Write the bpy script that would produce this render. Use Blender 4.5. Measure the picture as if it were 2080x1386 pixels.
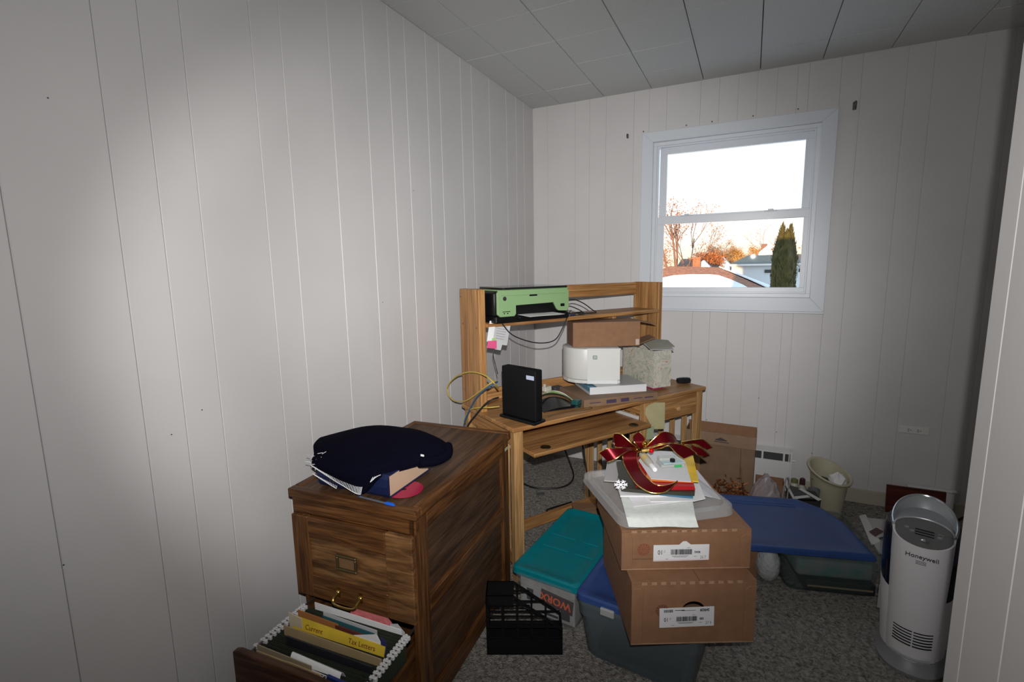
import bpy, bmesh, math, random
from mathutils import Vector, Matrix
random.seed(7)
for o in list(bpy.data.objects): bpy.data.objects.remove(o)
S = bpy.context.scene
COL = S.collection
PI = math.pi

# ------------------------------------------------------------------ camera
F, YAW, PIT, ROL = 997.7, -.4501, -.1471, -.0166
CAM = Vector((1.414, 0, 1.392)); YB = 3.314; H = 2.482
fw = Vector((math.sin(YAW)*math.cos(PIT), math.cos(YAW)*math.cos(PIT), math.sin(PIT)))
r0 = Vector((math.cos(YAW), -math.sin(YAW), 0)); u0 = r0.cross(fw)
rt = r0*math.cos(ROL)+u0*math.sin(ROL); up = -r0*math.sin(ROL)+u0*math.cos(ROL)
cd = bpy.data.cameras.new('camera'); cam = bpy.data.objects.new('camera', cd); COL.objects.link(cam)
cd.sensor_fit = 'HORIZONTAL'; cd.sensor_width = 36; cd.lens = 36*F/2080; cd.clip_start = .02; cd.clip_end = 400
m = Matrix((rt, up, -fw)).transposed().to_4x4(); m.translation = CAM; cam.matrix_world = m
S.camera = cam
# ------------------------------------------------------------------ sky, sun, flash, exposure
S.view_settings.view_transform = 'Standard'; S.view_settings.look = 'None'
S.view_settings.gamma = 1; S.view_settings.use_curve_mapping = False; S.view_settings.exposure = 0.0
W = bpy.data.worlds.new('sky'); S.world = W; W.use_nodes = True
nt = W.node_tree; nt.nodes.clear()
wo = nt.nodes.new('ShaderNodeOutputWorld'); bg = nt.nodes.new('ShaderNodeBackground'); tc = nt.nodes.new('ShaderNodeTexCoord')
sx = nt.nodes.new('ShaderNodeSeparateXYZ'); cr = nt.nodes.new('ShaderNodeValToRGB')
nt.links.new(tc.outputs['Generated'], sx.inputs[0]); nt.links.new(sx.outputs['Z'], cr.inputs[0])
nt.links.new(cr.outputs[0], bg.inputs[0]); nt.links.new(bg.outputs[0], wo.inputs[0])
e = cr.color_ramp.elements
e[0].position = 0.0; e[0].color = (1.0, .80, .58, 1); e[1].position = 1; e[1].color = (.5, .72, 1, 1)
q = e.new(.05); q.color = (1, .93, .82, 1); q = e.new(.16); q.color = (.86, .95, 1.0, 1)
bg.inputs[1].default_value = 1.35
sl = bpy.data.lights.new('sun', 'SUN'); sl.energy = 11.0; sl.color = (1, .58, .27); sl.angle = .01
sun = bpy.data.objects.new('sun', sl); COL.objects.link(sun)
sun.rotation_euler = Vector((.03, 1, -math.tan(math.radians(2.2)))).to_track_quat('-Z', 'Y').to_euler()
def flash_lobe(name, watts, size, blend, aim, vs):     # the camera's flash head: a beam and its wider spill
    l = bpy.data.lights.new(name, 'SPOT'); l.energy = watts; l.color = (1.0, .985, .975)
    l.spot_size = math.radians(size); l.spot_blend = blend; l.shadow_soft_size = .008
    o = bpy.data.objects.new(name, l); COL.objects.link(o)
    z = -aim.normalized(); x = up.cross(z).normalized(); y = z.cross(x)
    o.matrix_world = Matrix.Translation(CAM+up*.09-fw*.04+rt*.01) @ Matrix((x, y, z)).transposed().to_4x4() @ Matrix.Diagonal((1, vs, 1, 1))
flash_lobe('camera_flash_beam', 46, 81, .40, fw-rt*.05-up*.01, .86)
flash_lobe('camera_flash_core', 125, 74, 1.0, fw+rt*.11+up*.055, .80)
flash_lobe('camera_flash_spill', 64, 150, 1.0, fw+rt*.04+up*.08, .70)

# ------------------------------------------------------------------ pixel helpers (2080 x 1386 frame)
def ray(x, y): return rt*((x-1040)/F)-up*((y-693)/F)+fw
def onz(x, y, z): r = ray(x, y); return CAM+r*((z-CAM.z)/r.z)
def ony(x, y, Y): r = ray(x, y); return CAM+r*(Y/r.y)
def onpl(x, y, p, n): r = ray(x, y); return CAM+r*((p-CAM).dot(n)/r.dot(n))
AZ = math.radians(32.2); DU = Vector((math.sin(AZ), math.cos(AZ), 0)); DV = Vector((-math.cos(AZ), math.sin(AZ), 0)); DFL = Vector((.542, 1.797, 0))
DROT = math.radians(57.8)
def dk(u, v, z=.72): return DFL+DU*u+DV*v+Vector((0, 0, z))
def pu(x, y, u): return onpl(x, y, dk(u, 0, 0), DU)
def pv(x, y, v): return onpl(x, y, dk(0, v, 0), DV)

# ------------------------------------------------------------------ materials
MATS = {}
def mat(name, col, rough=.55, metal=0, noise=None, bump=None, alpha=1, coat=0, spec=.5, trans=0, ior=1.45):
    if name in MATS: return MATS[name]
    m = bpy.data.materials.new(name); m.use_nodes = True; MATS[name] = m
    t = m.node_tree; b = t.nodes['Principled BSDF']
    b.inputs['Base Color'].default_value = (*col, 1); b.inputs['Roughness'].default_value = rough
    b.inputs['Metallic'].default_value = metal; b.inputs['Alpha'].default_value = alpha
    b.inputs['Coat Weight'].default_value = coat; b.inputs['Specular IOR Level'].default_value = spec
    b.inputs['Transmission Weight'].default_value = trans; b.inputs['IOR'].default_value = ior
    tc = t.nodes.new('ShaderNodeTexCoord')
    if noise:
        n = t.nodes.new('ShaderNodeTexNoise'); n.inputs['Scale'].default_value = noise[0]; n.inputs['Detail'].default_value = 4
        t.links.new(tc.outputs['Object'], n.inputs['Vector'])
        r = t.nodes.new('ShaderNodeValToRGB'); k = noise[1]
        r.color_ramp.elements[0].position = .32; r.color_ramp.elements[1].position = .68
        r.color_ramp.elements[0].color = (*[max(0, c*(1-k)) for c in col], 1)
        c2 = noise[2] if len(noise) > 2 else [min(1, c*(1+k)) for c in col]
        r.color_ramp.elements[1].color = (*c2, 1)
        t.links.new(n.outputs['Fac'], r.inputs[0]); t.links.new(r.outputs[0], b.inputs['Base Color'])
    if bump:
        n = t.nodes.new('ShaderNodeTexNoise'); n.inputs['Scale'].default_value = bump[0]; n.inputs['Detail'].default_value = 3
        t.links.new(tc.outputs['Object'], n.inputs['Vector'])
        bp = t.nodes.new('ShaderNodeBump'); bp.inputs['Strength'].default_value = bump[1]; bp.inputs['Distance'].default_value = bump[2] if len(bump) > 2 else .002
        t.links.new(n.outputs['Fac'], bp.inputs['Height']); t.links.new(bp.outputs[0], b.inputs['Normal'])
    return m
def wood(name, dark, light, axis='x', stretch=14, scale=26, rough=.42, stave=0, staveaxis='y', staveamt=.16):
    if name in MATS: return MATS[name]
    m = bpy.data.materials.new(name); m.use_nodes = True; MATS[name] = m
    t = m.node_tree; b = t.nodes['Principled BSDF']; b.inputs['Roughness'].default_value = rough; b.inputs['Specular IOR Level'].default_value = .25
    tc = t.nodes.new('ShaderNodeTexCoord'); mp = t.nodes.new('ShaderNodeMapping')
    sc = [scale]*3; sc['xyz'.index(axis)] = scale/stretch; mp.inputs['Scale'].default_value = sc
    t.links.new(tc.outputs['Object'], mp.inputs[0])
    n = t.nodes.new('ShaderNodeTexNoise'); n.inputs['Scale'].default_value = 1; n.inputs['Detail'].default_value = 6; n.inputs['Distortion'].default_value = .7
    t.links.new(mp.outputs[0], n.inputs['Vector'])
    r = t.nodes.new('ShaderNodeValToRGB'); r.color_ramp.elements[0].position = .33; r.color_ramp.elements[1].position = .66
    r.color_ramp.elements[0].color = (*dark, 1); r.color_ramp.elements[1].color = (*light, 1)
    t.links.new(n.outputs['Fac'], r.inputs[0]); out = r.outputs[0]
    mp2 = t.nodes.new('ShaderNodeMapping'); sc2 = [scale*5]*3; sc2['xyz'.index(axis)] = scale*5/(stretch*3); mp2.inputs['Scale'].default_value = sc2
    t.links.new(tc.outputs['Object'], mp2.inputs[0]); n3 = t.nodes.new('ShaderNodeTexNoise'); n3.inputs['Scale'].default_value = 1; n3.inputs['Detail'].default_value = 2; t.links.new(mp2.outputs[0], n3.inputs['Vector'])
    m3 = t.nodes.new('ShaderNodeMapRange'); m3.inputs['From Min'].default_value = .35; m3.inputs['From Max'].default_value = .65; m3.inputs['To Min'].default_value = .62; m3.inputs['To Max'].default_value = 1.12; t.links.new(n3.outputs['Fac'], m3.inputs[0])
    v3 = t.nodes.new('ShaderNodeVectorMath'); v3.operation = 'SCALE'; t.links.new(out, v3.inputs[0]); t.links.new(m3.outputs[0], v3.inputs['Scale']); out = v3.outputs[0]
    if stave:
        sp = t.nodes.new('ShaderNodeSeparateXYZ'); t.links.new(tc.outputs['Object'], sp.inputs[0])
        d = t.nodes.new('ShaderNodeMath'); d.operation = 'DIVIDE'; d.inputs[1].default_value = stave
        t.links.new(sp.outputs[staveaxis.upper()], d.inputs[0])
        fl_ = t.nodes.new('ShaderNodeMath'); fl_.operation = 'FLOOR'; t.links.new(d.outputs[0], fl_.inputs[0])
        wn = t.nodes.new('ShaderNodeTexWhiteNoise'); wn.noise_dimensions = '1D'; t.links.new(fl_.outputs[0], wn.inputs['W'])
        mr = t.nodes.new('ShaderNodeMapRange'); mr.inputs['To Min'].default_value = 1-staveamt; mr.inputs['To Max'].default_value = 1+staveamt
        t.links.new(wn.outputs['Value'], mr.inputs[0])
        mx = t.nodes.new('ShaderNodeVectorMath'); mx.operation = 'SCALE'
        t.links.new(out, mx.inputs[0]); t.links.new(mr.outputs[0], mx.inputs['Scale']); out = mx.outputs[0]
    t.links.new(out, b.inputs['Base Color'])
    bp = t.nodes.new('ShaderNodeBump'); bp.inputs['Strength'].default_value = .15; bp.inputs['Distance'].default_value = .001
    t.links.new(n.outputs['Fac'], bp.inputs['Height']); t.links.new(bp.outputs[0], b.inputs['Normal'])
    return m

# ------------------------------------------------------------------ mesh builder
class MB:
    def __init__(s): s.v = []; s.f = []
    def add(s, vs, fs):
        k = len(s.v); s.v += [tuple(p) for p in vs]; s.f += [tuple(i+k for i in f) for f in fs]; return s
    def box(s, x0, y0, z0, x1, y1, z1):
        v = [(x, y, z) for z in (z0, z1) for y in (y0, y1) for x in (x0, x1)]
        return s.add(v, [(0, 2, 3, 1), (4, 5, 7, 6), (0, 1, 5, 4), (2, 6, 7, 3), (0, 4, 6, 2), (1, 3, 7, 5)])
    def prism(s, poly, z0, z1, axis='z'):
        n = len(poly)
        P = {'z': lambda p, h: (p[0], p[1], h), 'y': lambda p, h: (p[0], h, p[1]), 'x': lambda p, h: (h, p[0], p[1])}[axis]
        v = [P(p, z0) for p in poly]+[P(p, z1) for p in poly]
        return s.add(v, [tuple(range(n))[::-1], tuple(range(n, 2*n))]+[(i, (i+1) % n, n+(i+1) % n, n+i) for i in range(n)])
    def tops(s, tp, dz):      # slab below a polygon of 3D points
        n = len(tp); v = [tuple(p) for p in tp]+[(p[0], p[1], p[2]-dz) for p in tp]
        return s.add(v, [tuple(range(n)), tuple(range(n, 2*n))[::-1]]+[(i, n+i, n+(i+1) % n, (i+1) % n) for i in range(n)])
    def loft(s, rings, cap=True):
        n = len(rings[0]); v = [p for r in rings for p in r]; fs = []
        for k in range(len(rings)-1):
            for i in range(n): fs.append((k*n+i, k*n+(i+1) % n, (k+1)*n+(i+1) % n, (k+1)*n+i))
        if cap: fs += [tuple(range(n))[::-1], tuple(range((len(rings)-1)*n, len(rings)*n))]
        return s.add(v, fs)
    def tube(s, pts, r, n=7, r2=None):
        pts = [Vector(p) for p in pts]; rings = []
        for i, p in enumerate(pts):
            d = (pts[min(i+1, len(pts)-1)]-pts[max(i-1, 0)])
            d = d.normalized() if d.length > 1e-9 else Vector((0, 0, 1))
            a = d.cross(Vector((0, 0, 1)) if abs(d.z) < .9 else Vector((1, 0, 0))).normalized(); b = d.cross(a)
            rr = r if r2 is None else r+(r2-r)*i/(len(pts)-1)
            rings.append([p+a*rr*math.cos(2*PI*k/n)+b*rr*math.sin(2*PI*k/n) for k in range(n)])
        return s.loft(rings)
    def lathe(s, prof, n=24, c=(0, 0), axis='z'):
        A = {'z': lambda x, y, z: (c[0]+x, c[1]+y, z), 'y': lambda x, y, z: (c[0]+x, z, c[1]+y), 'x': lambda x, y, z: (z, c[0]+x, c[1]+y)}[axis]
        return s.loft([[A(r*math.cos(2*PI*k/n), r*math.sin(2*PI*k/n), z) for k in range(n)] for r, z in prof])
    def grid(s, fn, nu, nv):
        v = [fn(i/nu, j/nv) for j in range(nv+1) for i in range(nu+1)]
        return s.add(v, [(j*(nu+1)+i, j*(nu+1)+i+1, (j+1)*(nu+1)+i+1, (j+1)*(nu+1)+i) for j in range(nv) for i in range(nu)])
    def sphere(s, c, r, n=12, sc=(1, 1, 1)):
        k = n//2; rings = []
        for j in range(k+1):
            a = PI*(j/k)*.98+PI*.01
            rings.append([(c[0]+sc[0]*r*math.sin(a)*math.cos(2*PI*i/n), c[1]+sc[1]*r*math.sin(a)*math.sin(2*PI*i/n), c[2]-sc[2]*r*math.cos(a)) for i in range(n)])
        return s.loft(rings)
    def mesh(s, name, bevel=0, seg=1, smooth=False, solid=0, sub=0):
        me = bpy.data.meshes.new(name); bm = bmesh.new()
        vs = [bm.verts.new(p) for p in s.v]
        for f in s.f:
            try: bm.faces.new([vs[i] for i in f])
            except ValueError: pass
        bmesh.ops.recalc_face_normals(bm, faces=bm.faces)
        if solid: bmesh.ops.solidify(bm, geom=bm.faces[:], thickness=solid)
        if bevel:
            es = [e_ for e_ in bm.edges if len(e_.link_faces) == 2 and e_.calc_face_angle(0) > .6]
            bmesh.ops.bevel(bm, geom=es, offset=bevel, segments=seg, profile=.5, affect='EDGES')
        if sub: bmesh.ops.subdivide_edges(bm, edges=bm.edges[:], cuts=sub, use_grid_fill=True, smooth=1)
        bmesh.ops.recalc_face_normals(bm, faces=bm.faces)
        bm.to_mesh(me); bm.free()
        if smooth:
            for p in me.polygons: p.use_smooth = True
            try: me.set_sharp_from_angle(angle=math.radians(38))
            except Exception: pass
        return me
    def build(s, name, m, parent=None, **k):
        me = s.mesh(name, **k); me.materials.append(m); return put(name, me, parent)
def put(name, me, parent=None):
    o = bpy.data.objects.new(name, me); COL.objects.link(o); o.parent = parent; return o
def thing(name, label, cat, loc=(0, 0, 0), rot=0, group=None):
    o = bpy.data.objects.new(name, None); COL.objects.link(o); o.empty_display_size = .05
    o.location = loc; o.rotation_euler = (0, 0, rot); return tag(o, label, cat, group)
def tag(o, label, cat, group=None):
    o['label'] = label; o['category'] = cat
    if group: o['group'] = group
    return o
def struct(o): o['kind'] = 'structure'; return o
def at(o, loc, rot=0): o.location = loc; o.rotation_euler = (0, 0, rot); return o
def cp(o, parent=None, loc=None):
    c = o.copy(); COL.objects.link(c); c.parent = parent
    if loc is not None: c.location = loc
    return c
def rrect(x0, y0, x1, y1, r, n=5):
    P = []
    for cx, cy, a in ((x1-r, y0+r, -90), (x1-r, y1-r, 0), (x0+r, y1-r, 90), (x0+r, y0+r, 180)):
        P += [(cx+r*math.cos(math.radians(a+90*k/n)), cy+r*math.sin(math.radians(a+90*k/n))) for k in range(n+1)]
    return P
def cat_rom(P, n=8, closed=False):
    P = [Vector(p) for p in P]; out = []; N = len(P)
    for i in range(N-1):
        a, b, c, d = P[max(i-1, 0)], P[i], P[i+1], P[min(i+2, N-1)]
        for k in range(n):
            t = k/n; out.append(.5*((2*b)+(c-a)*t+(2*a-5*b+4*c-d)*t*t+(3*b-a-3*c+d)*t**3))
    return out+[P[-1]]
def text(name, s, size, m, parent, loc, rot, align='LEFT', ext=.0002, sx=1, bold=0):
    cu = bpy.data.curves.new(name, 'FONT'); cu.body = s; cu.size = size; cu.extrude = ext; cu.align_x = align; cu.resolution_u = 3; cu.offset = bold
    o = bpy.data.objects.new(name, cu); me = bpy.data.meshes.new_from_object(o); bpy.data.objects.remove(o)
    me.materials.append(m); r = put(name, me, parent); r.location = loc; r.rotation_euler = rot; r.scale = (sx, 1, 1); return r
FRONT = (PI/2, 0, 0)   # lettering standing on a face that looks to local -y

# base materials
wallm = mat('wall_paint', (.62, .605, .60), .5, noise=(3, .03), bump=(90, .06))
tilem = mat('ceiling_tile', (.56, .565, .55), .9, noise=(160, .06), bump=(220, .25))
gapm = mat('ceiling_gap', (.16, .15, .13), .9)
trimw = mat('white_trim', (.66, .70, .75), .35)
vinyl = mat('white_vinyl', (.70, .735, .78), .3)
basem = mat('cream_baseboard', (.46, .43, .34), .5)
blackp = mat('black_plastic', (.006, .006, .007), .35, spec=.3)
blackm = mat('black_matte', (.006, .006, .007), .7, spec=.15)
cablek = mat('black_cable', (.012, .011, .01), .5)
paper = mat('white_paper', (.8, .8, .8), .7, noise=(8, .03))
paperg = mat('grey_paper', (.52, .52, .53), .7, noise=(10, .06))
ink = mat('black_ink', (.015, .015, .018), .6)
inkg = mat('grey_ink', (.25, .25, .27), .6)
card = mat('cardboard', (.25, .128, .066), .75, noise=(30, .08), bump=(180, .1))
cardd = mat('cardboard_edge', (.38, .23, .14), .8, noise=(60, .1))
silver = mat('silver_plastic', (.42, .43, .45), .32, metal=.25)
chrome = mat('chrome', (.7, .7, .72), .15, metal=1)
brass = mat('aged_brass', (.45, .31, .1), .3, metal=1, noise=(60, .25))
gold = mat('gold_edge', (.75, .5, .14), .25, metal=1, noise=(90, .4))
# ------------------------------------------------------------------ SETTING
# floor
carpet = bpy.data.materials.new('carpet'); carpet.use_nodes = True
t = carpet.node_tree; b = t.nodes['Principled BSDF']; b.inputs['Roughness'].default_value = .95; b.inputs['Specular IOR Level'].default_value = .1
tc = t.nodes.new('ShaderNodeTexCoord'); n1 = t.nodes.new('ShaderNodeTexNoise'); n1.inputs['Scale'].default_value = 62; n1.inputs['Detail'].default_value = 9; n1.inputs['Roughness'].default_value = .78; n1.inputs['Distortion'].default_value = .8
n2 = t.nodes.new('ShaderNodeTexVoronoi'); n2.inputs['Scale'].default_value = 210
t.links.new(tc.outputs['Object'], n1.inputs['Vector']); t.links.new(tc.outputs['Object'], n2.inputs['Vector'])
rp = t.nodes.new('ShaderNodeValToRGB'); rp.color_ramp.elements[0].position = .38; rp.color_ramp.elements[1].position = .60
rp.color_ramp.elements[0].color = (.10, .09, .077, 1); rp.color_ramp.elements[1].color = (.44, .41, .37, 1)
t.links.new(n1.outputs['Fac'], rp.inputs[0]); t.links.new(rp.outputs[0], b.inputs['Base Color'])
bp = t.nodes.new('ShaderNodeBump'); bp.inputs['Strength'].default_value = .8; bp.inputs['Distance'].default_value = .005
ad = t.nodes.new('ShaderNodeMath'); ad.operation = 'ADD'; t.links.new(n1.outputs['Fac'], ad.inputs[0]); t.links.new(n2.outputs['Distance'], ad.inputs[1])
t.links.new(ad.outputs[0], bp.inputs['Height']); t.links.new(bp.outputs[0], b.inputs['Normal'])
XR, YF, XC, YC = 3.3, -1.5, 1.776, 1.08       # far right wall, wall behind camera, right partition corner
struct(MB().box(-.1, YF, -.12, XR, YB+.1, 0).build('floor', carpet))
# ceiling with tiles
ceil = struct(MB().box(-.1, YF, H+.012, XR, YB+.1, H+.1).build('ceiling', gapm))
tw, th = .3015, .3085
tm = MB().prism([(0, 0), (tw-.0045, 0), (tw-.0045, th-.002), (0, th-.002)], 0, .014).mesh('ceiling_tile', bevel=.0007)
tm.materials.append(tilem)
xs0, ys0 = .205, 3.036
first = None
for j in range(0, 12):
    for i in range(-1, 11):
        x = xs0+i*tw; y = ys0-j*th
        x1 = min(x+tw, XR); y1 = min(y+th, YB)
        o = put('ceiling_tile', tm, ceil)
        xx0 = max(x, .0); ww = (x1-xx0)/tw; hh = (y1-y)/th
        if ww <= 0: continue
        o.scale = (ww, hh, 1); o.location = (xx0+.001, y+.0015, H+random.uniform(-.0012, .0012))
# panelled walls: grooves between boards
def board(x0, x1, z0, z1, t=.006, c=.0018, g=.0006):
    g = g; x0 += g; x1 -= g
    v = [(x0, 0, z0), (x1, 0, z0), (x1, 0, z1), (x0, 0, z1), (x0, -t+c, z0), (x1, -t+c, z0), (x1, -t+c, z1), (x0, -t+c, z1),
         (x0+c, -t, z0), (x1-c, -t, z0), (x1-c, -t, z1), (x0+c, -t, z1)]
    f = [(0, 3, 2, 1), (0, 1, 5, 4), (3, 7, 6, 2), (0, 4, 7, 3), (1, 2, 6, 5), (4, 8, 11, 7), (5, 6, 10, 9), (8, 9, 10, 11), (4, 5, 9, 8), (7, 11, 10, 6)]
    return MB().add(v, f)
groovem = mat('wall_groove', (.62, .58, .55), .6)
wl = struct(MB().box(-.1, YF, 0, -.006, YB+.1, H+.012).build('wall_left', groovem))
gl = [.494, .702, .804, .91, 1.124, 1.234, 1.443, 1.632, 1.782, 1.893, 2.051, 2.16, 2.359, 2.472, 2.674, 2.897, 3.039, 3.159]
ys = [YF, -.75, -.55, -.3, -.1, .1, .29]+gl+[YB]
for a, bb in zip(ys, ys[1:]):
    o = board(a, bb, 0, H).build('plank', wallm, wl); o.location = (-.006, 0, 0); o.rotation_euler = (0, 0, PI/2)
WX0, WX1, WZ0, WZ1 = .825, 1.732, 1.195, 2.16      # window opening
wb = struct(MB().box(-.1, YB+.006, 0, WX0, YB+.13, H+.012).box(WX1, YB+.006, 0, XR, YB+.13, H+.012).box(WX0, YB+.006, 0, WX1, YB+.13, WZ0).box(WX0, YB+.006, WZ1, WX1, YB+.13, H+.012).build('wall_back', groovem))
gx = [0, .11, .31, .41, .52, .70, .795, .9, 1.095, 1.199, 1.301, 1.4, 1.5, 1.6, 1.655, 1.803, 1.897, 2.09, 2.197, 2.39, 2.50, 2.70, 2.80, 2.9, 3.1, XR]
for a, bb in zip(gx, gx[1:]):
    segs = [(0, H)]
    if bb > WX0+.001 and a < WX1-.001:
        segs = [(0, WZ0), (WZ1, H)]
    for z0, z1 in segs:
        o = board(a, bb, z0, z1, c=.001, g=.0002).build('plank', wallm, wb); o.location = (0, YB+.006, 0)
    if len(segs) == 2:
        if a < WX0: o = board(a, WX0, WZ0, WZ1, c=.001, g=.0002).build('plank', wallm, wb); o.location = (0, YB+.006, 0)
        if bb > WX1: o = board(WX1, bb, WZ0, WZ1, c=.001, g=.0002).build('plank', wallm, wb); o.location = (0, YB+.006, 0)
# right partition (beside camera), its return, far right wall, wall behind camera
wr = struct(MB().box(XC+.006, YF, 0, XC+.11, YC, H+.012).build('wall_right', groovem))
yy = [YC, 1.022, .894, .80, .62, .52, .3, .2, 0, -.2, -.5, -.8, -1.1, YF]
for a, bb in zip(yy, yy[1:]):
    o = board(-a, -bb, 0, H).build('plank', wallm, wr); o.location = (XC+.006, 0, 0); o.rotation_euler = (0, 0, -PI/2)
struct(MB().box(XC+.006, YC, 0, XR, YC+.012, H+.012).build('wall_return', wallm))
struct(MB().box(XR, YC, 0, XR+.1, YB+.13, H+.012).build('wall_far_right', wallm))
struct(MB().box(-.1, YF-.1, 0, XC+.1, YF, H+.012).build('wall_front', wallm))
struct(MB().box(-.5, YF-.5, H+.1, XR+.4, YB+.45, H+.31).build('roof', mat('roof_felt', (.1, .1, .1), .9)))
struct(MB().box(1.70, YB-.012, 0, XR, YB+.004, .083).build('baseboard_back', basem, bevel=.003))
struct(MB().box(.002, 1.9, 0, .014, YB, .083).build('baseboard_left', basem, bevel=.003))
# window
win = bpy.data.objects.new('window_1', None); COL.objects.link(win); struct(win); win.location = (0, YB, 0)
win['label'] = 'white double hung sash window looking onto snowy roofs'
cx0, cx1, cz0, cz1 = .757, 1.803, 1.115, 2.222
for poly in ([(cx0, cz1), (cx1, cz1), (WX1-.002, WZ1), (WX0+.002, WZ1)], [(cx0, cz0), (WX0+.002, WZ0), (WX1-.002, WZ0), (cx1, cz0)],
             [(cx0, cz0), (cx0, cz1), (WX0+.002, WZ1), (WX0+.002, WZ0)], [(cx1, cz1), (cx1, cz0), (WX1-.002, WZ0), (WX1-.002, WZ1)]):
    MB().prism(poly, -.018, .0, 'y').build('casing_board', trimw, win, bevel=.002)
MB().box(cx0-.003, -.024, cz0-.012, cx1+.003, 0, cz0).build('apron', trimw, win, bevel=.002)
def ring(x0, z0, x1, z1, w, y0, y1, name, m, par):
    return MB().box(x0, y0, z0, x1, y1, z0+w).box(x0, y0, z1-w, x1, y1, z1).box(x0, y0, z0+w, x0+w, y1, z1-w).box(x1-w, y0, z0+w, x1, y1, z1-w).build(name, m, par, bevel=.0015)
ring(WX0, WZ0, WX1, WZ1, .022, .012, .13, 'frame', vinyl, win)
ring(WX0+.022, WZ0+.022, WX1-.022, WZ1-.022, .010, .02, .034, 'inner_stop', vinyl, win)
glass = bpy.data.materials.new('pane_glass'); glass.use_nodes = True; t = glass.node_tree; t.nodes.clear()
mo = t.nodes.new('ShaderNodeOutputMaterial'); mx = t.nodes.new('ShaderNodeMixShader'); tr = t.nodes.new('ShaderNodeBsdfTransparent'); gs = t.nodes.new('ShaderNodeBsdfGlossy')
gs.inputs['Roughness'].default_value = .02; mx.inputs[0].default_value = .004; tr.inputs[0].default_value = (.97, .985, .98, 1)
t.links.new(tr.outputs[0], mx.inputs[1]); t.links.new(gs.outputs[0], mx.inputs[2]); t.links.new(mx.outputs[0], mo.inputs[0])
us = ring(.86, 1.668, 1.707, 2.135, .042, .062, .09, 'upper_sash', vinyl, win)
MB().box(.9, .074, 1.70, 1.667, .078, 2.095).build('pane', glass, us)
ls = ring(.852, 1.208, 1.722, 1.70, .044, .03, .058, 'lower_sash', vinyl, win)
MB().box(.894, .042, 1.25, 1.68, .046, 1.66).build('pane', glass, ls)
for x in (1.0, 1.47):
    l = MB().box(x, .028, 1.70, x+.07, .05, 1.706).box(x+.02, .03, 1.706, x+.05, .044, 1.714).build('sash_latch', vinyl, ls, bevel=.002)
# window fittings: curtain hooks and nails
dull = mat('dull_metal', (.16, .155, .15), .4, metal=.8)
for k, (px_, py_, lab) in enumerate(((1275, 277, 'small bent curtain hook on wall beyond window corner nearest desk'), (1736, 215, 'dark round curtain hook on wall beside upper window corner'))):
    p = ony(px_, py_, YB); h = thing('curtain_hook', lab, 'hook', (p.x, YB, p.z))
    s_ = .8 if k == 0 else 1.25
    MB().box(-.007*s_, -.003, -.017*s_, .007*s_, 0, .017*s_).build('plate', dull, h, bevel=.002)
    MB().tube(cat_rom([(0, -.002, .01*s_), (0, -.022*s_, .012*s_), (0, -.03*s_, 0), (0, -.022*s_, -.014*s_), (0, -.006*s_, -.014*s_)], 4), .004*s_, 6).build('loop', dull, h, smooth=True)
for x, z in ((.763, 2.232), (1.02, 2.235), (1.165, 2.237), (1.385, 2.238), (1.61, 2.243)):
    o = MB().lathe([(.0045, 0), (.0045, .002), (.0015, .002), (.0015, .012)], 8, axis='y').build('wall_nail', dull); o.location = (x, YB-.012, z)
    tag(o, 'tiny nail in wall just above window casing', 'nail', 'nails above the window')
# outlet
oo = ony(1856, 874, YB); ol = thing('wall_outlet', 'white horizontal double wall outlet above bins', 'outlet', (oo.x, YB, oo.z))
MB().box(-.0665, -.006, -.021, .0665, 0, .021).build('cover_plate', mat('outlet_white', (.72, .71, .68), .35), ol, bevel=.003, seg=2)
for s_ in (-1, 1):
    f_ = MB().prism(rrect(s_*.021-.017, -.015, s_*.021+.017, .015, .008), -.0085, -.004, 'y').build('socket', mat('outlet_white', (1, 1, 1)), ol)
    MB().box(s_*.021-.0075, -.009, .003, s_*.021-.0005, -.0084, .0062).box(s_*.021-.0075, -.009, -.0065, s_*.021-.0005, -.0084, -.0033).box(s_*.021+.005, -.009, -.002, s_*.021+.009, -.0084, .002).build('slots', ink, f_)
# baseboard heater
hx0, hx1 = .62, 1.697
hm = mat('heater_white', (.66, .66, .66), .4)
ht = thing('baseboard_heater', 'white baseboard heater along back wall behind the large carton', 'heater', (hx0, YB-.004, .02))
L = hx1-hx0
MB().prism([(0, 0), (-.06, .02), (-.06, .185), (-.05, .19), (-.05, .03), (0, .02)], 0, L-.01, 'x').build('front_panel', hm, ht, bevel=.001)
MB().box(0, -.012, 0, L, 0, .25).build('back_panel', hm, ht)
MB().prism([(0, .255), (-.055, .245), (-.055, .237), (0, .245)], 0, L, 'x').build('top_hood', hm, ht)
MB().box(L-.012, -.064, 0, L, 0, .256).build('end_cap', hm, ht, bevel=.002)
MB().box(0, -.045, .15, L-.02, -.015, .235).build('fin_core', mat('heater_fins', (.1, .1, .1), .4, metal=.6), ht)
for k in range(9):
    x = .1+k*(L-.15)/8; MB().box(x, -.057, .188, x+.01, -.05, .24).build('bracket', hm, ht)
MB().tube([(L, -.055, .2), (L+.012, -.055, .2)], .006, 8).build('knob', hm, ht)
# low white wall register farther right
rg = thing('wall_register', 'low white metal cover against back wall behind dark red board', 'cover', (2.27, YB-.012, 0))
MB().box(0, -.02, .02, .20, 0, .155).build('cover', hm, rg, bevel=.004); MB().box(-.008, -.03, .15, .208, 0, .162).build('lip', hm, rg, bevel=.003)
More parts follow.
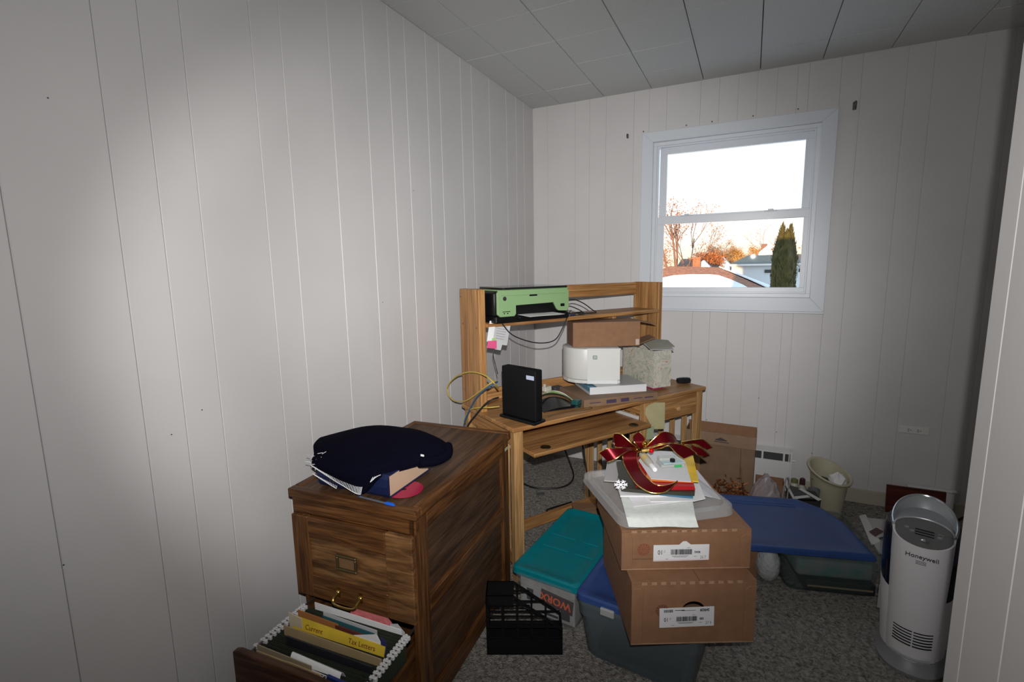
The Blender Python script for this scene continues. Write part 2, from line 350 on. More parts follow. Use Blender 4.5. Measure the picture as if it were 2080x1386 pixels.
# ------------------------------------------------------------------ FILE CABINET
OD, OLt = (.06, .022, .007), (.175, .074, .024)
oakx = wood('oak_x', OD, OLt, 'x', 12, 60); oaky = wood('oak_y', OD, OLt, 'y', 12, 60); oakz = wood('oak_z', OD, OLt, 'z', 12, 60)
oakp = wood('oak_panel', (.075, .032, .012), (.235, .118, .046), 'x', 5, 34)
oakt = wood('oak_top', (.05, .026, .014), (.115, .06, .032), 'y', 10, 40, rough=.5)
oakd = wood('oak_dark', (.03, .016, .009), (.06, .03, .016), 'y', 10, 40, rough=.5)
CB = Vector((.136, 1.004, 0)); CR = math.radians(4.3)
cab = thing('file_cabinet', 'dark oak two-drawer file cabinet against left wall, lower drawer pulled open', 'file cabinet', CB, CR)
w, d, hC = .468, .73, .72
tp = MB().box(.03, .03, hC-.026, w-.03, d-.03, hC-.003).build('top_panel', oakt, cab)
for bx_ in ((0, 0, w, .03), (0, d-.03, w, d)): MB().box(bx_[0], bx_[1], hC-.028, bx_[2], bx_[3], hC).build('top_rim', oakx, cab, bevel=.004, seg=2)
for bx_ in ((0, .03, .03, d-.03), (w-.03, .03, w, d-.03)): MB().box(bx_[0], bx_[1], hC-.028, bx_[2], bx_[3], hC).build('top_rim', oaky, cab, bevel=.004, seg=2)
MB().box(.008, .008, .642, w-.008, .03, hC-.028).build('front_rail', oakx, cab, bevel=.002)
MB().box(.008, .03, 0, .02, d-.01, hC-.028).build('side_panel', oaky, cab)
MB().box(.008, d-.02, 0, w-.012, d-.008, hC-.028).build('back_panel', oakx, cab)
# right side frame and panels
sx0, sx1 = w-.03, w-.010
for y0_, y1_ in ((.008, .075), (d-.07, d-.008)): MB().box(sx0, y0_, 0, sx1, y1_, hC-.028).build('side_stile', oakz, cab, bevel=.002)
for z0_, z1_ in ((.635, hC-.028), (.36, .41), (.02, .09)): MB().box(sx0, .075, z0_, sx1, d-.07, z1_).build('side_rail', oaky, cab, bevel=.002)
for z0_, z1_ in ((.41, .635), (.09, .36)): MB().box(sx0-.002, .075, z0_, sx1-.014, d-.07, z1_).build('side_panel', oakt, cab)
MB().box(.008, .008, .0, w-.010, .03, .03).build('plinth', oakx, cab)
MB().box(.008, .012, .36, w-.012, d-.02, .366).build('divider', oakd, cab)
# top drawer
dr = bpy.data.objects.new('drawer', None); COL.objects.link(dr); dr.parent = cab
y0 = -.006
MB().box(.012, y0, .368, .076, .014, .64).build('stile', oakz, dr, bevel=.003)
MB().box(.362, y0, .368, w-.014, .014, .64).build('stile', oakp, dr, bevel=.003)
MB().box(.076, y0, .572, .362, .014, .64).build('rail', oakx, dr, bevel=.003)
MB().box(.076, y0, .368, .362, .014, .445).build('rail', oakx, dr, bevel=.003)
MB().box(.074, y0+.008, .443, .364, .014, .574).build('panel', oakp, dr)
lh = MB()
c0, cz = .215, .51
lh.box(c0-.038, y0-.001, cz-.026, c0+.038, y0+.009, cz-.018).box(c0-.038, y0-.001, cz+.018, c0+.038, y0+.009, cz+.026).box(c0-.038, y0-.001, cz-.018, c0-.03, y0+.009, cz+.018).box(c0+.03, y0-.001, cz-.018, c0+.038, y0+.009, cz+.018)
lh.build('label_frame', mat('dark_brass', (.12, .085, .04), .45, metal=.7), dr, bevel=.002)
MB().box(c0-.03, y0+.0065, cz-.018, c0+.03, y0+.0085, cz+.018).build('label_card', mat('old_card', (.16, .085, .035), .8), dr)
hd = MB().tube(cat_rom([(-.042, 0, .004), (-.043, -.022, -.004), (-.036, -.030, -.014), (0, -.032, -.017), (.036, -.030, -.014), (.043, -.022, -.004), (.042, 0, .004)], 5), .0042, 8)
for s_ in (-1, 1): hd.sphere((s_*.042, -.002, .004), .0085, 10); hd.box(s_*.042-.006, -.003, -.012, s_*.042+.006, .001, .02)
h_ = hd.build('handle', brass, dr, smooth=True); h_.location = (c0+.008, y0, .408)
# open lower drawer
DY = -.245
dl_ = bpy.data.objects.new('drawer', None); COL.objects.link(dl_); dl_.parent = cab; dl_.location = (0, DY, 0)
oakf = wood('oak_front', (.045, .017, .009), (.10, .045, .022), 'x', 12, 50)
MB().prism([(.01, .035), (w-.012, .035), (w-.012, .338), (w-.03, .345), (w*.5, .352), (.03, .354), (.01, .348)], 0, .02, 'y').build('drawer_front', oakf, dl_, bevel=.004, seg=2)
MB().box(.03, .02, .05, .04, .60, .245).build('drawer_side', oaky, dl_); MB().box(w-.05, .02, .05, w-.04, .60, .245).build('drawer_side', oaky, dl_)
MB().box(.04, .02, .05, w-.05, .60, .058).build('drawer_bottom', oaky, dl_); MB().box(.04, .60, .05, w-.05, .61, .24).build('drawer_back', oakx, dl_)
h2 = cp(h_, dl_, (c0+.008, 0, .11))
for x in (.035, w-.045): MB().tube([(x, .022, .326), (x, .60, .326)], .003, 6).box(x-.002, .025, .245, x+.002, .03, .327).box(x-.002, .59, .245, x+.002, .595, .327).build('hanging_rail', dull, dl_)
def cl(x, y, z): # cabinet local -> world
    return CB+Matrix.Rotation(CR, 3, 'Z') @ Vector((x, y, z))
# hanging folders
folder = mat('olive_folder', (.030, .036, .022), .7, noise=(40, .2))
hookm = mat('white_hook', (.62, .62, .62), .4)
fm = MB().grid(lambda a, b_: (.042+a*(w-.094), (b_-.5)*.010*(1-.0*a), .07+.252*abs(b_*2-1)**.8), 6, 8).mesh('sheet', solid=.0008); fm.materials.append(folder)
hk = MB().box(-.012, -.0045, .318, .012, .0045, .331).box(-.004, -.003, .331, .004, .003, .336).mesh('hook', bevel=.002); hk.materials.append(hookm)
fys = [.058, .082, .098, .114, .128, .142, .160, .174, .188, .202, .216, .228, .238]
for k, y in enumerate(fys):
    f_ = thing('hanging_folder', 'olive hanging folder with white hooks in open file drawer', 'folder', cl(0, DY+y, 0), CR, 'hanging folders in the open drawer')
    sh = put('sheet', fm, f_)
    for x in (.036, w-.046): h_ = put('hook', hk, f_); h_.location = (x, 0, 0)
manila = mat('manila', (.42, .31, .16), .7, noise=(12, .08)); yellow = mat('yellow_card', (.62, .44, .035), .6, noise=(9, .15)); orange = mat('orange_card', (.42, .17, .05), .7)
tealc = mat('teal_card', (.03, .12, .13), .6); redc = mat('dark_red_card', (.14, .035, .025), .6); pink = mat('pink_paper', (.62, .17, .17), .7, noise=(60, .2)); navyc = mat('navy_card', (.03, .035, .13), .5)
def insert(name, m, x0, x1, y, z1, lab, cat, tilt=0, z0=.09, th=.0025, poly=None):
    pl = poly or [(x0, z0), (x1, z0), (x1, z1-.004), (x0, z1+.004)]
    o = MB().prism([(p_[0], p_[1]-.3) for p_ in pl], -th/2, th/2, 'y').build(name, m); at(o, cl(0, DY+y, .3), CR); o.rotation_euler = (tilt, 0, CR); tag(o, lab, cat); return o
insert('paper_sheet', paper, .075, .40, .245, .342, 'white sheet standing rearmost in open file drawer', 'paper')
o = insert('pink_paper', pink, .2, .36, .252, .36, 'curled pink paper sticking up at back of file drawer', 'paper', poly=[(.20, .1), (.37, .1), (.37, .335), (.35, .357), (.30, .366), (.24, .362), (.21, .345)])
insert('pale_sheet', paperg, .35, .41, .247, .35, 'pale torn sheet behind pink paper in file drawer', 'paper', poly=[(.35, .1), (.41, .1), (.41, .33), (.385, .352), (.36, .345)])
insert('paper_slip', paperg, .13, .33, .222, .338, 'narrow grey slip between folders in file drawer', 'paper')
insert('teal_folder', tealc, .14, .33, .209, .338, 'teal card folder in open file drawer', 'folder')
insert('orange_folder', orange, .055, .21, .195, .346, 'orange card folder tab in open file drawer', 'folder')
insert('red_folder', redc, .2, .37, .195, .334, 'dark red card folder in open file drawer', 'folder', th=.004)
insert('white_envelope', paper, .25, .38, .170, .35, 'white envelope corner rising above yellow folder', 'envelope', poly=[(.24, .3), (.38, .3), (.385, .345), (.37, .372), (.25, .335)])
insert('purple_booklet', navyc, .385, .402, .168, .366, 'dark purple booklet edge beside white envelope in drawer', 'booklet')
insert('cream_card', mat('cream_card', (.6, .52, .38), .7), .055, .105, .160, .362, 'cream card at end of yellow folder in drawer', 'card')
yf = insert('yellow_folder', yellow, .07, .40, .151, .352, 'long yellow folder with handwritten red headings in drawer', 'folder', tilt=-.35, z0=.12)
for s_, x in (('Current', .115), ('Tax Letters', .275)): text('lettering', s_, .020, mat('dark_red_ink', (.16, .02, .01), .6), yf, (x, -.0016, .028), FRONT)
insert('manila_folder', manila, .06, .41, .134, .340, 'manila folder behind front section in drawer', 'folder')
insert('dark_binder', mat('dark_grey_card', (.02, .02, .026), .5), .10, .40, .105, .338, 'dark grey report cover in open file drawer', 'folder', th=.005)
mg = thing('rolled_magazine', 'curled white magazine with black print near drawer front', 'magazine', cl(0, DY+.06, 0), CR)
MB().grid(lambda a, b_: (.165+a*.17, -.012+.03*b_, .315-.012*a+.028*math.sin(PI*min(1, b_*1.0))), 8, 8).build('cover', paper, mg, solid=.001, smooth=True)
for k in range(3):
    ln = MB()
    for q_ in range(12-k): ln.box(.20+q_*.0105, -.0112+.0026*k, .326-.008*k-.0007*q_, .208+q_*.0105, -.0108+.0026*k, .332-.008*k-.0007*q_)
    o = ln.build('print_line', ink, mg); o.location = (0, -.0045+.0005*k, -.002+.013*(k-1)*.6)
insert('blue_booklet', mat('blue_booklet', (.012, .03, .15), .4), .30, .40, .048, .322, 'deep blue booklet beside curled magazine in drawer', 'booklet', th=.008)
insert('manila_tabbed_folder', manila, .06, .42, .036, .34, 'front manila folder with cut tab in drawer', 'folder', poly=[(.06, .1), (.42, .1), (.42, .318), (.30, .320), (.285, .334), (.18, .338), (.165, .336), (.06, .338)])
insert('manila_folder', mat('aged_manila', (.33, .27, .17), .75), .055, .25, .044, .345, 'aged manila folder standing behind cut tab folder', 'folder')
# book, blanket, disc, pen
bk = thing('dictionary', 'thick navy hardback dictionary lying on the file cabinet', 'book', (.213, 1.066, .7205), math.radians(3))
navy = mat('navy_cloth', (.006, .012, .055), .55, noise=(200, .2)); pages = mat('page_edges', (.62, .44, .30), .8, noise=(3, .06), bump=(400, .3))
MB().box(0, 0, 0, .27, .222, .004).build('cover', navy, bk, bevel=.001); MB().box(0, 0, .068, .27, .222, .072).build('cover', navy, bk, bevel=.001)
MB().prism([(0, .001), (.0, .071), (-.008, .06), (-.011, .036), (-.008, .012)], .001, .269, 'x').build('spine', navy, bk)
MB().box(.004, .003, .004, .265, .215, .068).build('page_block', pages, bk)
for s_, z in (('WEBSTER', .04), ):
    for k in range(4): MB().box(.05+k*.012, -.0125, .022, .055+k*.012, -.0105, .05).build('stamped_line', mat('stamp', (.05, .03, .03), .5), bk)
bl = thing('fleece_blanket', 'folded dark navy fleece blanket with white stitched edge on dictionary', 'blanket', (.3, 1.15, .8))
fle = mat('navy_fleece', (.003, .003, .009), .98, noise=(300, .3), bump=(350, .5, .003), spec=.05)
R_ = [[(.095, 1.215, .800), (.165, 1.35, .812), (.32, 1.405, .815), (.455, 1.385, .802), (.50, 1.375, .785)],
      [(.10, 1.185, .822), (.20, 1.27, .846), (.34, 1.31, .846), (.47, 1.315, .832), (.535, 1.32, .79)],
      [(.135, 1.12, .825), (.255, 1.15, .838), (.375, 1.19, .838), (.48, 1.23, .828), (.53, 1.25, .79)],
      [(.18, 1.078, .812), (.28, 1.075, .820), (.385, 1.085, .826), (.465, 1.13, .82), (.50, 1.17, .793)],
      [(.195, 1.052, .803), (.27, 1.044, .800), (.37, 1.04, .80), (.43, 1.062, .812), (.472, 1.105, .793)],
      [(.215, 1.046, .793), (.275, 1.042, .776), (.345, 1.038, .757), (.415, 1.040, .742), (.445, 1.058, .79)]]
def patch(R, a, b_):
    def cr_(p, t):
        n = len(p)-1; x = min(t*n, n-1e-6); i = int(x); f = x-i
        P0, P1, P2, P3 = p[max(i-1, 0)], p[i], p[i+1], p[min(i+2, n)]
        return .5*((2*P1)+(P2-P0)*f+(2*P0-5*P1+4*P2-P3)*f*f+(3*P1-P0-3*P2+P3)*f**3)
    return cr_([cr_([Vector(q_) for q_ in row], a) for row in R], b_)
def bfn(a, b_):
    p = patch(R_, a, b_)-Vector((.3, 1.15, .8)); p.z += .002*math.sin(19*a+7*b_)*math.sin(11*b_); return p
MB().grid(bfn, 28, 28).build('top_fold', fle, bl, solid=.007, smooth=True)
def bfn2(a, b_):
    p = patch(R_, a*.93+.02, b_*.88+.02)-Vector((.3, 1.15, .8)); p.z -= .016; p.y += .004; p.x -= .006*(b_ > .5); return p
MB().grid(bfn2, 20, 20).build('under_fold', fle, bl, solid=.006, smooth=True)
MB().tube(cat_rom([(.505, 1.36, .79), (.535, 1.31, .782), (.53, 1.25, .782), (.50, 1.20, .79)], 6), .016, 10).build('rolled_end', fle, bl, smooth=True).location = (-.3, -1.15, -.8)
wst = mat('white_yarn', (.72, .72, .74), .8)
def stitches(b0, n, a0, a1, ln, par, off=0):
    s_ = MB(); pr = []
    for k in range(n):
        a = a0+(a1-a0)*k/(n-1); p = patch(R_, a, b0)-Vector((.3, 1.15, .8))+Vector((0, -.0085, -off)); q_ = patch(R_, a, b0-ln)-Vector((.3, 1.15, .8))+Vector((0, -.0085, -off))
        s_.tube([p, q_], .0011, 5); pr.append(p)
    s_.tube(pr, .0013, 5); return s_.build('edge_stitching', wst, par)
stitches(1.0, 40, 0.0, .74, .07, bl); stitches(.97, 18, 0.05, .40, .06, bl, .026)
stitches(.93, 5, .86, .97, .05, bl, -.002)
fr = MB()
for k in range(26):
    p = Vector((-.095+random.uniform(-.012, .02), -.09+random.uniform(-.02, .03), .005+random.uniform(-.02, .02)))
    fr.tube([p, p+Vector((random.uniform(-.012, .004), random.uniform(-.015, 0), random.uniform(-.01, .012)))], .0009, 4)
fr.build('loose_fringe', wst, bl)
lb = MB().box(0, 0, 0, .012, .002, .006).build('care_label', paper, bl); lb.location = (.505-.3, 1.205-1.15, .01)
o = MB().loft([[(r*math.cos(2*PI*k/32), r*math.sin(2*PI*k/32), z) for k in range(32)] for r, z in ((.0075, 0), (.0585, 0), (.0585, .0012), (.0075, .0012), (.0075, 0))], cap=False).build('compact_disc', mat('magenta_disc', (.42, .012, .07), .3))
at(o, (.482, 1.145, .7205)); tag(o, 'magenta pink disc sticking out from under the dictionary', 'disc')
pn = thing('ballpoint_pen', 'clear ballpoint pen with bright blue cap on file cabinet edge', 'pen', (.388, 1.046, .724), math.radians(-1))
MB().lathe([(.0028, .005), (.0032, .01), (.0032, .105)], 8, axis='x').build('barrel', mat('pen_clear', (.10, .11, .13), .2), pn, smooth=True)
MB().lathe([(.0036, .105), (.004, .108), (.0036, .135), (.002, .14)], 8, axis='x').box(.11, -.001, .003, .135, .001, .006).build('cap', mat('pen_blue', (.01, .12, .62), .3), pn, smooth=True)
MB().lathe([(.001, 0), (.0035, .001), (.0035, .008)], 8, axis='x').build('end_plug', mat('pen_plug', (.02, .05, .12), .4), pn, smooth=True)
o = MB().box(0, 0, 0, .012, .03, .0008).build('price_sticker', mat('sticker', (.4, .44, .3), .7), cab); o.rotation_euler = (0, PI/2, 0); o.location = (w-.0095, d-.045, .66)

# ------------------------------------------------------------------ DESK
P1, P2 = (.30, .135, .045), (.50, .27, .105)
dwx = wood('pine_x', P1, P2, 'x', 16, 40, .38, .045, 'y'); dwz = wood('pine_z', P1, P2, 'z', 16, 40, .38, .045, 'y'); dwy = wood('pine_y', P1, P2, 'y', 16, 40, .38)
dwl = wood('pine_leg', (.36, .19, .07), (.56, .34, .15), 'z', 16, 40, .4)
desk = thing('computer_desk', 'honey coloured wooden computer desk with hutch set across the room corner', 'desk', DFL, DROT)
DW, DD, DZ = 1.28, .485, .72
MB().box(0, 0, DZ-.02, DW, DD, DZ).build('desktop', dwx, desk, bevel=.004, seg=2)
lg = MB().box(0, 0, 0, .048, .032, DZ-.02).mesh('leg', bevel=.003); lg.materials.append(dwl)
for x, y in ((.012, .01), (.012, DD-.045), (.80, .01), (.80, DD-.045), (DW-.062, .01), (DW-.062, DD-.045)):
    o = put('leg', lg, desk); o.location = (x, y, 0)
slm = MB().box(0, 0, .10, .014, .03, .64).mesh('slat', bevel=.002); slm.materials.append(dwl)
for X in (.03, .817, DW-.045):
    MB().box(X-.004, .04, .625, X+.018, DD-.04, DZ-.02).build('side_rail', dwy, desk, bevel=.002)
    MB().box(X-.004, .04, .06, X+.018, DD-.04, .115).build('side_rail', dwy, desk, bevel=.002)
    for k in range(4): o = put('slat', slm, desk); o.location = (X, .095+k*.085, 0)
MB().box(.05, DD-.035, .60, .80, DD-.018, DZ-.02).build('back_rail', dwx, desk, bevel=.002)
MB().box(.055, .30, .035, .805, .32, .095).build('stretcher', dwx, desk, bevel=.003)
# drawer
dd = bpy.data.objects.new('drawer', None); COL.objects.link(dd); dd.parent = desk
MB().box(.85, .012, .578, DW-.064, .028, DZ-.024).build('drawer_front', dwx, dd, bevel=.003)
MB().box(.86, .028, .585, .865, .40, .69).box(DW-.075, .028, .585, DW-.07, .40, .69).box(.86, .028, .583, DW-.07, .40, .588).build('drawer_box', dwy, dd)
kn = MB().lathe([(.006, 0), (.006, -.01), (.013, -.014), (.015, -.02), (.011, -.027), (.003, -.029)], 14, axis='y').build('knob', dwl, dd, smooth=True); kn.location = (1.045, .012, .632)
# keyboard tray
tr_ = bpy.data.objects.new('keyboard_tray', None); COL.objects.link(tr_); tr_.parent = desk
MB().box(.072, -.055, .592, .785, .33, .610).build('tray_board', dwx, tr_, bevel=.003)
for x in (.072, .776): MB().box(x, .06, .575, x+.009, .33, .592).build('slide_rail', mat('rail_white', (.6, .6, .58), .4), tr_)
for x in (.062, .787): MB().box(x, .04, .585, x+.008, .36, .625).build('slide_rail', mat('rail_white', (.6, .6, .58), .4), tr_)
bz = mat('bronze_cap', (.05, .035, .015), .35, metal=.6)
for x in (.16, .70):
    MB().lathe([(.024, .610), (.022, .613), (.015, .613), (.013, .6115)], 18, (x, -.015)).build('grommet', bz, tr_, smooth=True)
# hutch
hu = bpy.data.objects.new('hutch', None); COL.objects.link(hu); hu.parent = desk
HX0, HX1, HV0, HV1, HT = .004, 1.225, .28, .478, 1.298
for x in (HX0, HX1-.034):
    sd = MB().box(x, HV0, DZ, x+.034, HV1, HT).build('side_panel', dwz, hu, bevel=.003)
    scx = x-.0006 if x < .5 else x+.034
    for y, z in ((HV0+.03, 1.12), (HV1-.03, 1.13), (HV1-.012, 1.26), (HV1-.03, .80)):
        s_ = MB().lathe([(.004, 0), (.004, .001)], 8, axis='x').build('screw', dull, sd); s_.location = (scx-.0004, y, z)
MB().box(HX0+.034, HV0-.01, 1.122, HX1-.034, HV1-.005, 1.142).build('shelf', dwx, hu, bevel=.003)
MB().box(HX0+.034, HV1-.022, 1.225, HX1-.034, HV1-.004, HT-.002).build('top_rail', dwx, hu, bevel=.003)
MB().box(.845, HV0+.01, DZ, .868, HV1-.005, 1.122).build('divider', dwz, hu, bevel=.002)
MB().box(HX0+.034, HV1-.022, DZ, HX1-.034, HV1-.004, DZ+.06).build('bottom_rail', dwx, hu, bevel=.003)
# ------------------------------------------------------------------ THINGS ON THE DESK
def dthing(name, label, cat, u, v, z, ang=0, group=None): return thing(name, label, cat, dk(u, v, z), DROT+math.radians(ang), group)
# green printer on the shelf
ZS = 1.142
mint = mat('mint_plastic', (.25, .40, .19), .38); mintl = mat('mint_dark', (.13, .27, .12), .4)
gp = dthing('inkjet_printer', 'mint green and black inkjet printer on the hutch shelf', 'printer', .062, .235, ZS)
gw, gd, gh = .432, .255, .158
MB().prism(rrect(0, 0, gw, gd, .012), 0, .03).build('base', blackp, gp, bevel=.003)
MB().box(0, .012, .03, gw, gd, gh-.014).build('body', blackp, gp, bevel=.010, seg=3, smooth=True)
fp = MB()
fx0, fx1, sx0_, sx1_, zz0, zz1, zs = .014, gw-.004, .115, .345, .028, gh-.008, .078
fp.prism([(fx0+.015, zz0), (sx0_-.01, zz0), (sx0_, zz0+.01), (sx0_, zs), (sx1_-.01, zs+.004), (sx1_+.01, zs-.03), (sx1_+.02, zz0+.012), (fx1-.012, zz0+.008), (fx1, zz0+.022), (fx1, zz1-.018), (fx1-.012, zz1), (fx0+.012, zz1), (fx0, zz1-.012), (fx0, zz0+.012)], 0, .013, 'y')
fpo = fp.build('front_panel', mint, gp, bevel=.0025, seg=2)
MB().box(fx0+.02, -.0006, zz1-.026, fx1-.02, .001, zz1-.0245).build('seam', mintl, fpo)
MB().prism(rrect(.19, -.0, .235, .008, .003), -.0012, .001, 'y').build('badge', blackm, fpo).location = (0, 0, .118)
MB().lathe([(.010, 0), (.010, -.002), (.008, -.0025)], 20, (.052, .112), 'y').build('logo_disc', chrome, fpo, smooth=True)
text('lettering', 'hp', .014, ink, fpo, (.0455, -.0028, .1085), FRONT)
MB().box(.04, -.001, .050, .082, .001, .053).box(.047, -.001, .041, .053, .001, .046).box(.065, -.001, .041, .071, .001, .046).build('indicator_marks', blackm, fpo)
MB().prism(rrect(.375, .060, .40, .074, .003), -.001, .001, 'y').build('badge', blackm, fpo)
MB().box(sx0_, .013, .03, sx1_+.015, .10, zs+.004).build('paper_slot', blackm, gp)
MB().prism([(sx0_-.0, -.03), (sx1_+.02, -.03), (sx1_+.025, .02), (sx0_-.005, .02)], .018, .026).build('output_tray', blackp, gp, bevel=.002)
MB().box(.02, .004, gh-.012, gw-.004, gd, gh-.006).build('lid_seam', mint, gp, bevel=.002)
MB().prism(rrect(.045, .0, gw-.008, gd-.02, .012), gh-.006, gh+.004).build('scanner_lid', mat('gloss_black', (.015, .015, .016), .12), gp, bevel=.002)
o = MB().grid(lambda a, b_: (.0+a*.205, b_*.10, .0005*math.sin(6*a)-.004*(1-b_)), 8, 5).build('paper_sheet', paper, solid=.0012)
at(o, dk(.062+.135, .235-.085, ZS+.033), DROT+.03); tag(o, 'white printed sheet in output tray of green printer', 'paper')
# cables on the shelf
def cable(name, pts, r, m, label, cat='cable', n=8, group=None, kids=None):
    P = cat_rom(pts, n); c = P[0].copy(); mb_ = MB().tube([p-c for p in P], r, 7)
    o = mb_.build(name, m, smooth=True); o.location = c; tag(o, label, cat, group); return o
zc = ZS+.004
cable('usb_cable', [pv(x, y, v) for x, y, v in ((1012, 651, .262), (1018, 655, .255), (1040, 680, .25), (1075, 694, .25), (1105, 697, .25), (1128, 690, .25), (1142, 668, .25), (1152, 645, .25), (1157, 634, .262), (1160, 631, .285))], .0028, cablek, 'black cable drooping in a loop below the green printer')
cable('black_cable', [dk(.50, .33, zc+.03), dk(.54, .34, zc+.065), dk(.62, .36, zc+.075), dk(.70, .37, zc+.05), dk(.755, .36, zc+.012), dk(.76, .335, zc), dk(.70, .33, zc), dk(.63, .35, zc), dk(.55, .34, zc)], .003, cablek, 'black power cord coiled on shelf beside green printer')
cable('black_cable', [dk(.50, .30, zc+.02), dk(.55, .32, zc+.045), dk(.62, .34, zc+.03), dk(.66, .315, zc), dk(.60, .30, zc), dk(.53, .32, zc), dk(.52, .35, zc), dk(.62, .38, zc), dk(.72, .40, zc)], .0028, cablek, 'thin black lead tangled on shelf beside green printer')
br = dthing('power_adapter', 'dark cable connector lying on shelf edge beside green printer', 'adapter', .535, .285, ZS, 8)
MB().box(0, 0, 0, .05, .016, .010).build('housing', mat('dark_blue_plastic', (.015, .025, .06), .4), br, bevel=.003); MB().box(.05, .002, .001, .07, .014, .009).build('plug', mat('brown_plastic', (.14, .09, .07), .5), br, bevel=.002)
# notes hanging from hutch upright
pv_ = lambda x, y, d_=0: pv(x, y, HV0-.006-d_)
def quad3(name, pts, m, label, cat, th=.0015):
    P = [Vector(p) for p in pts]; n = (P[1]-P[0]).cross(P[2]-P[0]).normalized()*th; c = sum(P, Vector())/len(P); k = len(P)
    mb_ = MB().add([p-c for p in P]+[p-c+n for p in P], [tuple(range(k)), tuple(range(2*k-1, k-1, -1))]+[(i, k+i, k+(i+1) % k, (i+1) % k) for i in range(k)])
    o = mb_.build(name, m); o.location = c; return tag(o, label, cat) if label else o
nts = quad3('note_sheet', [pv_(1000, 651), pv_(1037, 662), pv_(1030, 702), pv_(1020, 701), pv_(1017, 712), pv_(1006, 710), pv_(992, 696)], paperg, 'white printed note sheets taped to the hutch upright', 'note')
quad3('note_strip', [pv_(995, 652, .003), pv_(1007, 653, .003), pv_(1001, 695, .006), pv_(989, 694, .006)], paper, 'blank white strip taped over note sheets on hutch upright', 'note')
quad3('sticky_note', [pv_(991, 693, .009), pv_(1009, 692, .009), pv_(1009, 709, .009), pv_(989, 707, .009)], mat('hot_pink', (.72, .10, .25), .6), 'hot pink sticky note on hutch upright', 'sticky note')
quad3('sticky_tab', [pv_(1000, 687, .007), pv_(1007, 687, .007), pv_(1007, 692, .007), pv_(999, 692, .007)], mat('lime_note', (.38, .6, .2), .6), 'small lime sticky tab above the pink sticky note', 'sticky note')
for k in range(6):
    y = 661+k*5; a_, b_ = pv_(1010-k*.6, y+1, .0022), pv_(1030-k*1.2, y+4, .0022); MB().tube([a_-nts.location, b_-nts.location], .0008, 4).build('print_line', inkg, nts)
# router
ro = dthing('wifi_router', 'tall black wireless router standing on desk corner', 'router', .108, .092, DZ, 104.5)
MB().prism(rrect(-.108, -.042, .108, .042, .012), 0, .012).build('stand', blackp, ro, bevel=.003)
MB().box(-.102, -.024, .012, .102, .024, .238).build('body', blackm, ro, bevel=.007, seg=3, smooth=True)
MB().box(-.094, .024, .195, -.050, .0248, .213).build('sticker', mat('sticker_blue', (.45, .5, .62), .5), ro)
for k in range(6): MB().box(-.1028, -.010, .05+k*.021, -.1018, .010, .063+k*.021).build('indicator_window', blackp, ro)
# cables left of the desk
yel = mat('yellow_cable', (.50, .36, .07), .5); blu = mat('blue_cable', (.05, .11, .2), .5); grn = mat('green_cable', (.18, .28, .08), .5)
cable('ethernet_cable', [pu(1012, 790, .03), pu(1003, 778, -.02), pu(985, 763, -.03), pu(958, 756, -.035), pu(930, 763, -.035), pu(911, 782, -.035), pu(910, 800, -.035), pu(922, 814, -.035), pu(945, 815, -.035), pu(970, 799, -.03), pu(995, 780, -.02), pu(1006, 774, .01)], .0036, yel, 'yellow network cable looping out beside the hutch upright')
cable('ethernet_cable', [pu(1014, 826, .045), pu(995, 828, .0), pu(970, 829, -.025), pu(955, 833, -.03), pu(945, 850, -.03), pu(941, 872, -.03), onpl(939, 905, dk(-.03, .3, 0), DU)], .0034, yel, 'yellow network cable dropping behind the desk edge')
cable('network_lead', [pu(1010, 776, .03), pu(998, 783, -.02), pu(980, 796, -.03), pu(965, 812, -.03), pu(953, 835, -.032), pu(944, 858, -.032), pu(940, 890, -.032)], .0045, blu, 'grey blue cable running down past the hutch upright')
cable('power_lead', [pu(1012, 808, .04), pu(1000, 812, -.01), pu(985, 822, -.026), pu(965, 845, -.028), pu(952, 862, -.03), pu(944, 885, -.03)], .0042, mat('dark_cable', (.02, .022, .026), .5), 'dark cable hanging from router down the desk side')
cable('phone_lead', [pv(1003, 711, .30), pv(1002, 722, .30), pv(1007, 745, .30), pv(1011, 760, .28)], .002, cablek, 'thin black lead hanging from notes to router')
# device and adapters on the desk
gl_ = dthing('curved_black_tray', 'glossy black curved plastic shell lying behind the router', 'device', .35, .155, DZ, -8)
MB().grid(lambda a, b_: ((a-.5)*.2, (b_-.5)*.12, .004+.034*math.sin(PI*min(max(a, 0), 1))**.7*(.35+.65*b_)), 14, 8).build('shell', mat('gloss_black2', (.006, .006, .007), .18), gl_, solid=.003, smooth=True)
MB().prism(rrect(-.09, -.05, .09, .055, .02), 0, .006).build('base', blackm, gl_)
cable('black_lead', [dk(.26, .20, .75), dk(.31, .22, .77), dk(.38, .225, .768), dk(.44, .20, .75), dk(.455, .16, .727), dk(.43, .12, .724)], .0035, cablek, 'black lead arching over the glossy shell on desk')
cable('green_cable', [dk(.36, .245, .765), dk(.40, .25, .768), dk(.44, .225, .755), dk(.462, .19, .735), dk(.465, .17, .724)], .005, grn, 'green cable bent over behind the glossy shell')
cable('white_lead', [dk(.37, .265, .768), dk(.42, .262, .768), dk(.455, .235, .755), dk(.478, .20, .73), dk(.482, .185, .7235)], .003, mat('white_cable', (.55, .55, .52), .4), 'white lead next to the green cable on desk')
ta = dthing('teal_adapter', 'teal and black plug adapter near the front edge of desk', 'adapter', .432, .105, DZ, 20)
MB().box(-.022, -.018, 0, .022, .018, .036).build('housing', mat('teal_plastic', (.015, .075, .075), .3), ta, bevel=.005, seg=2); MB().lathe([(.007, .022), (.0055, .03), (.004, .05)], 10, (0, .02), 'x').build('strain_relief', blackp, ta, smooth=True)
MB().box(-.023, -.0185, .012, .023, .0185, .015).build('band', blackp, ta)
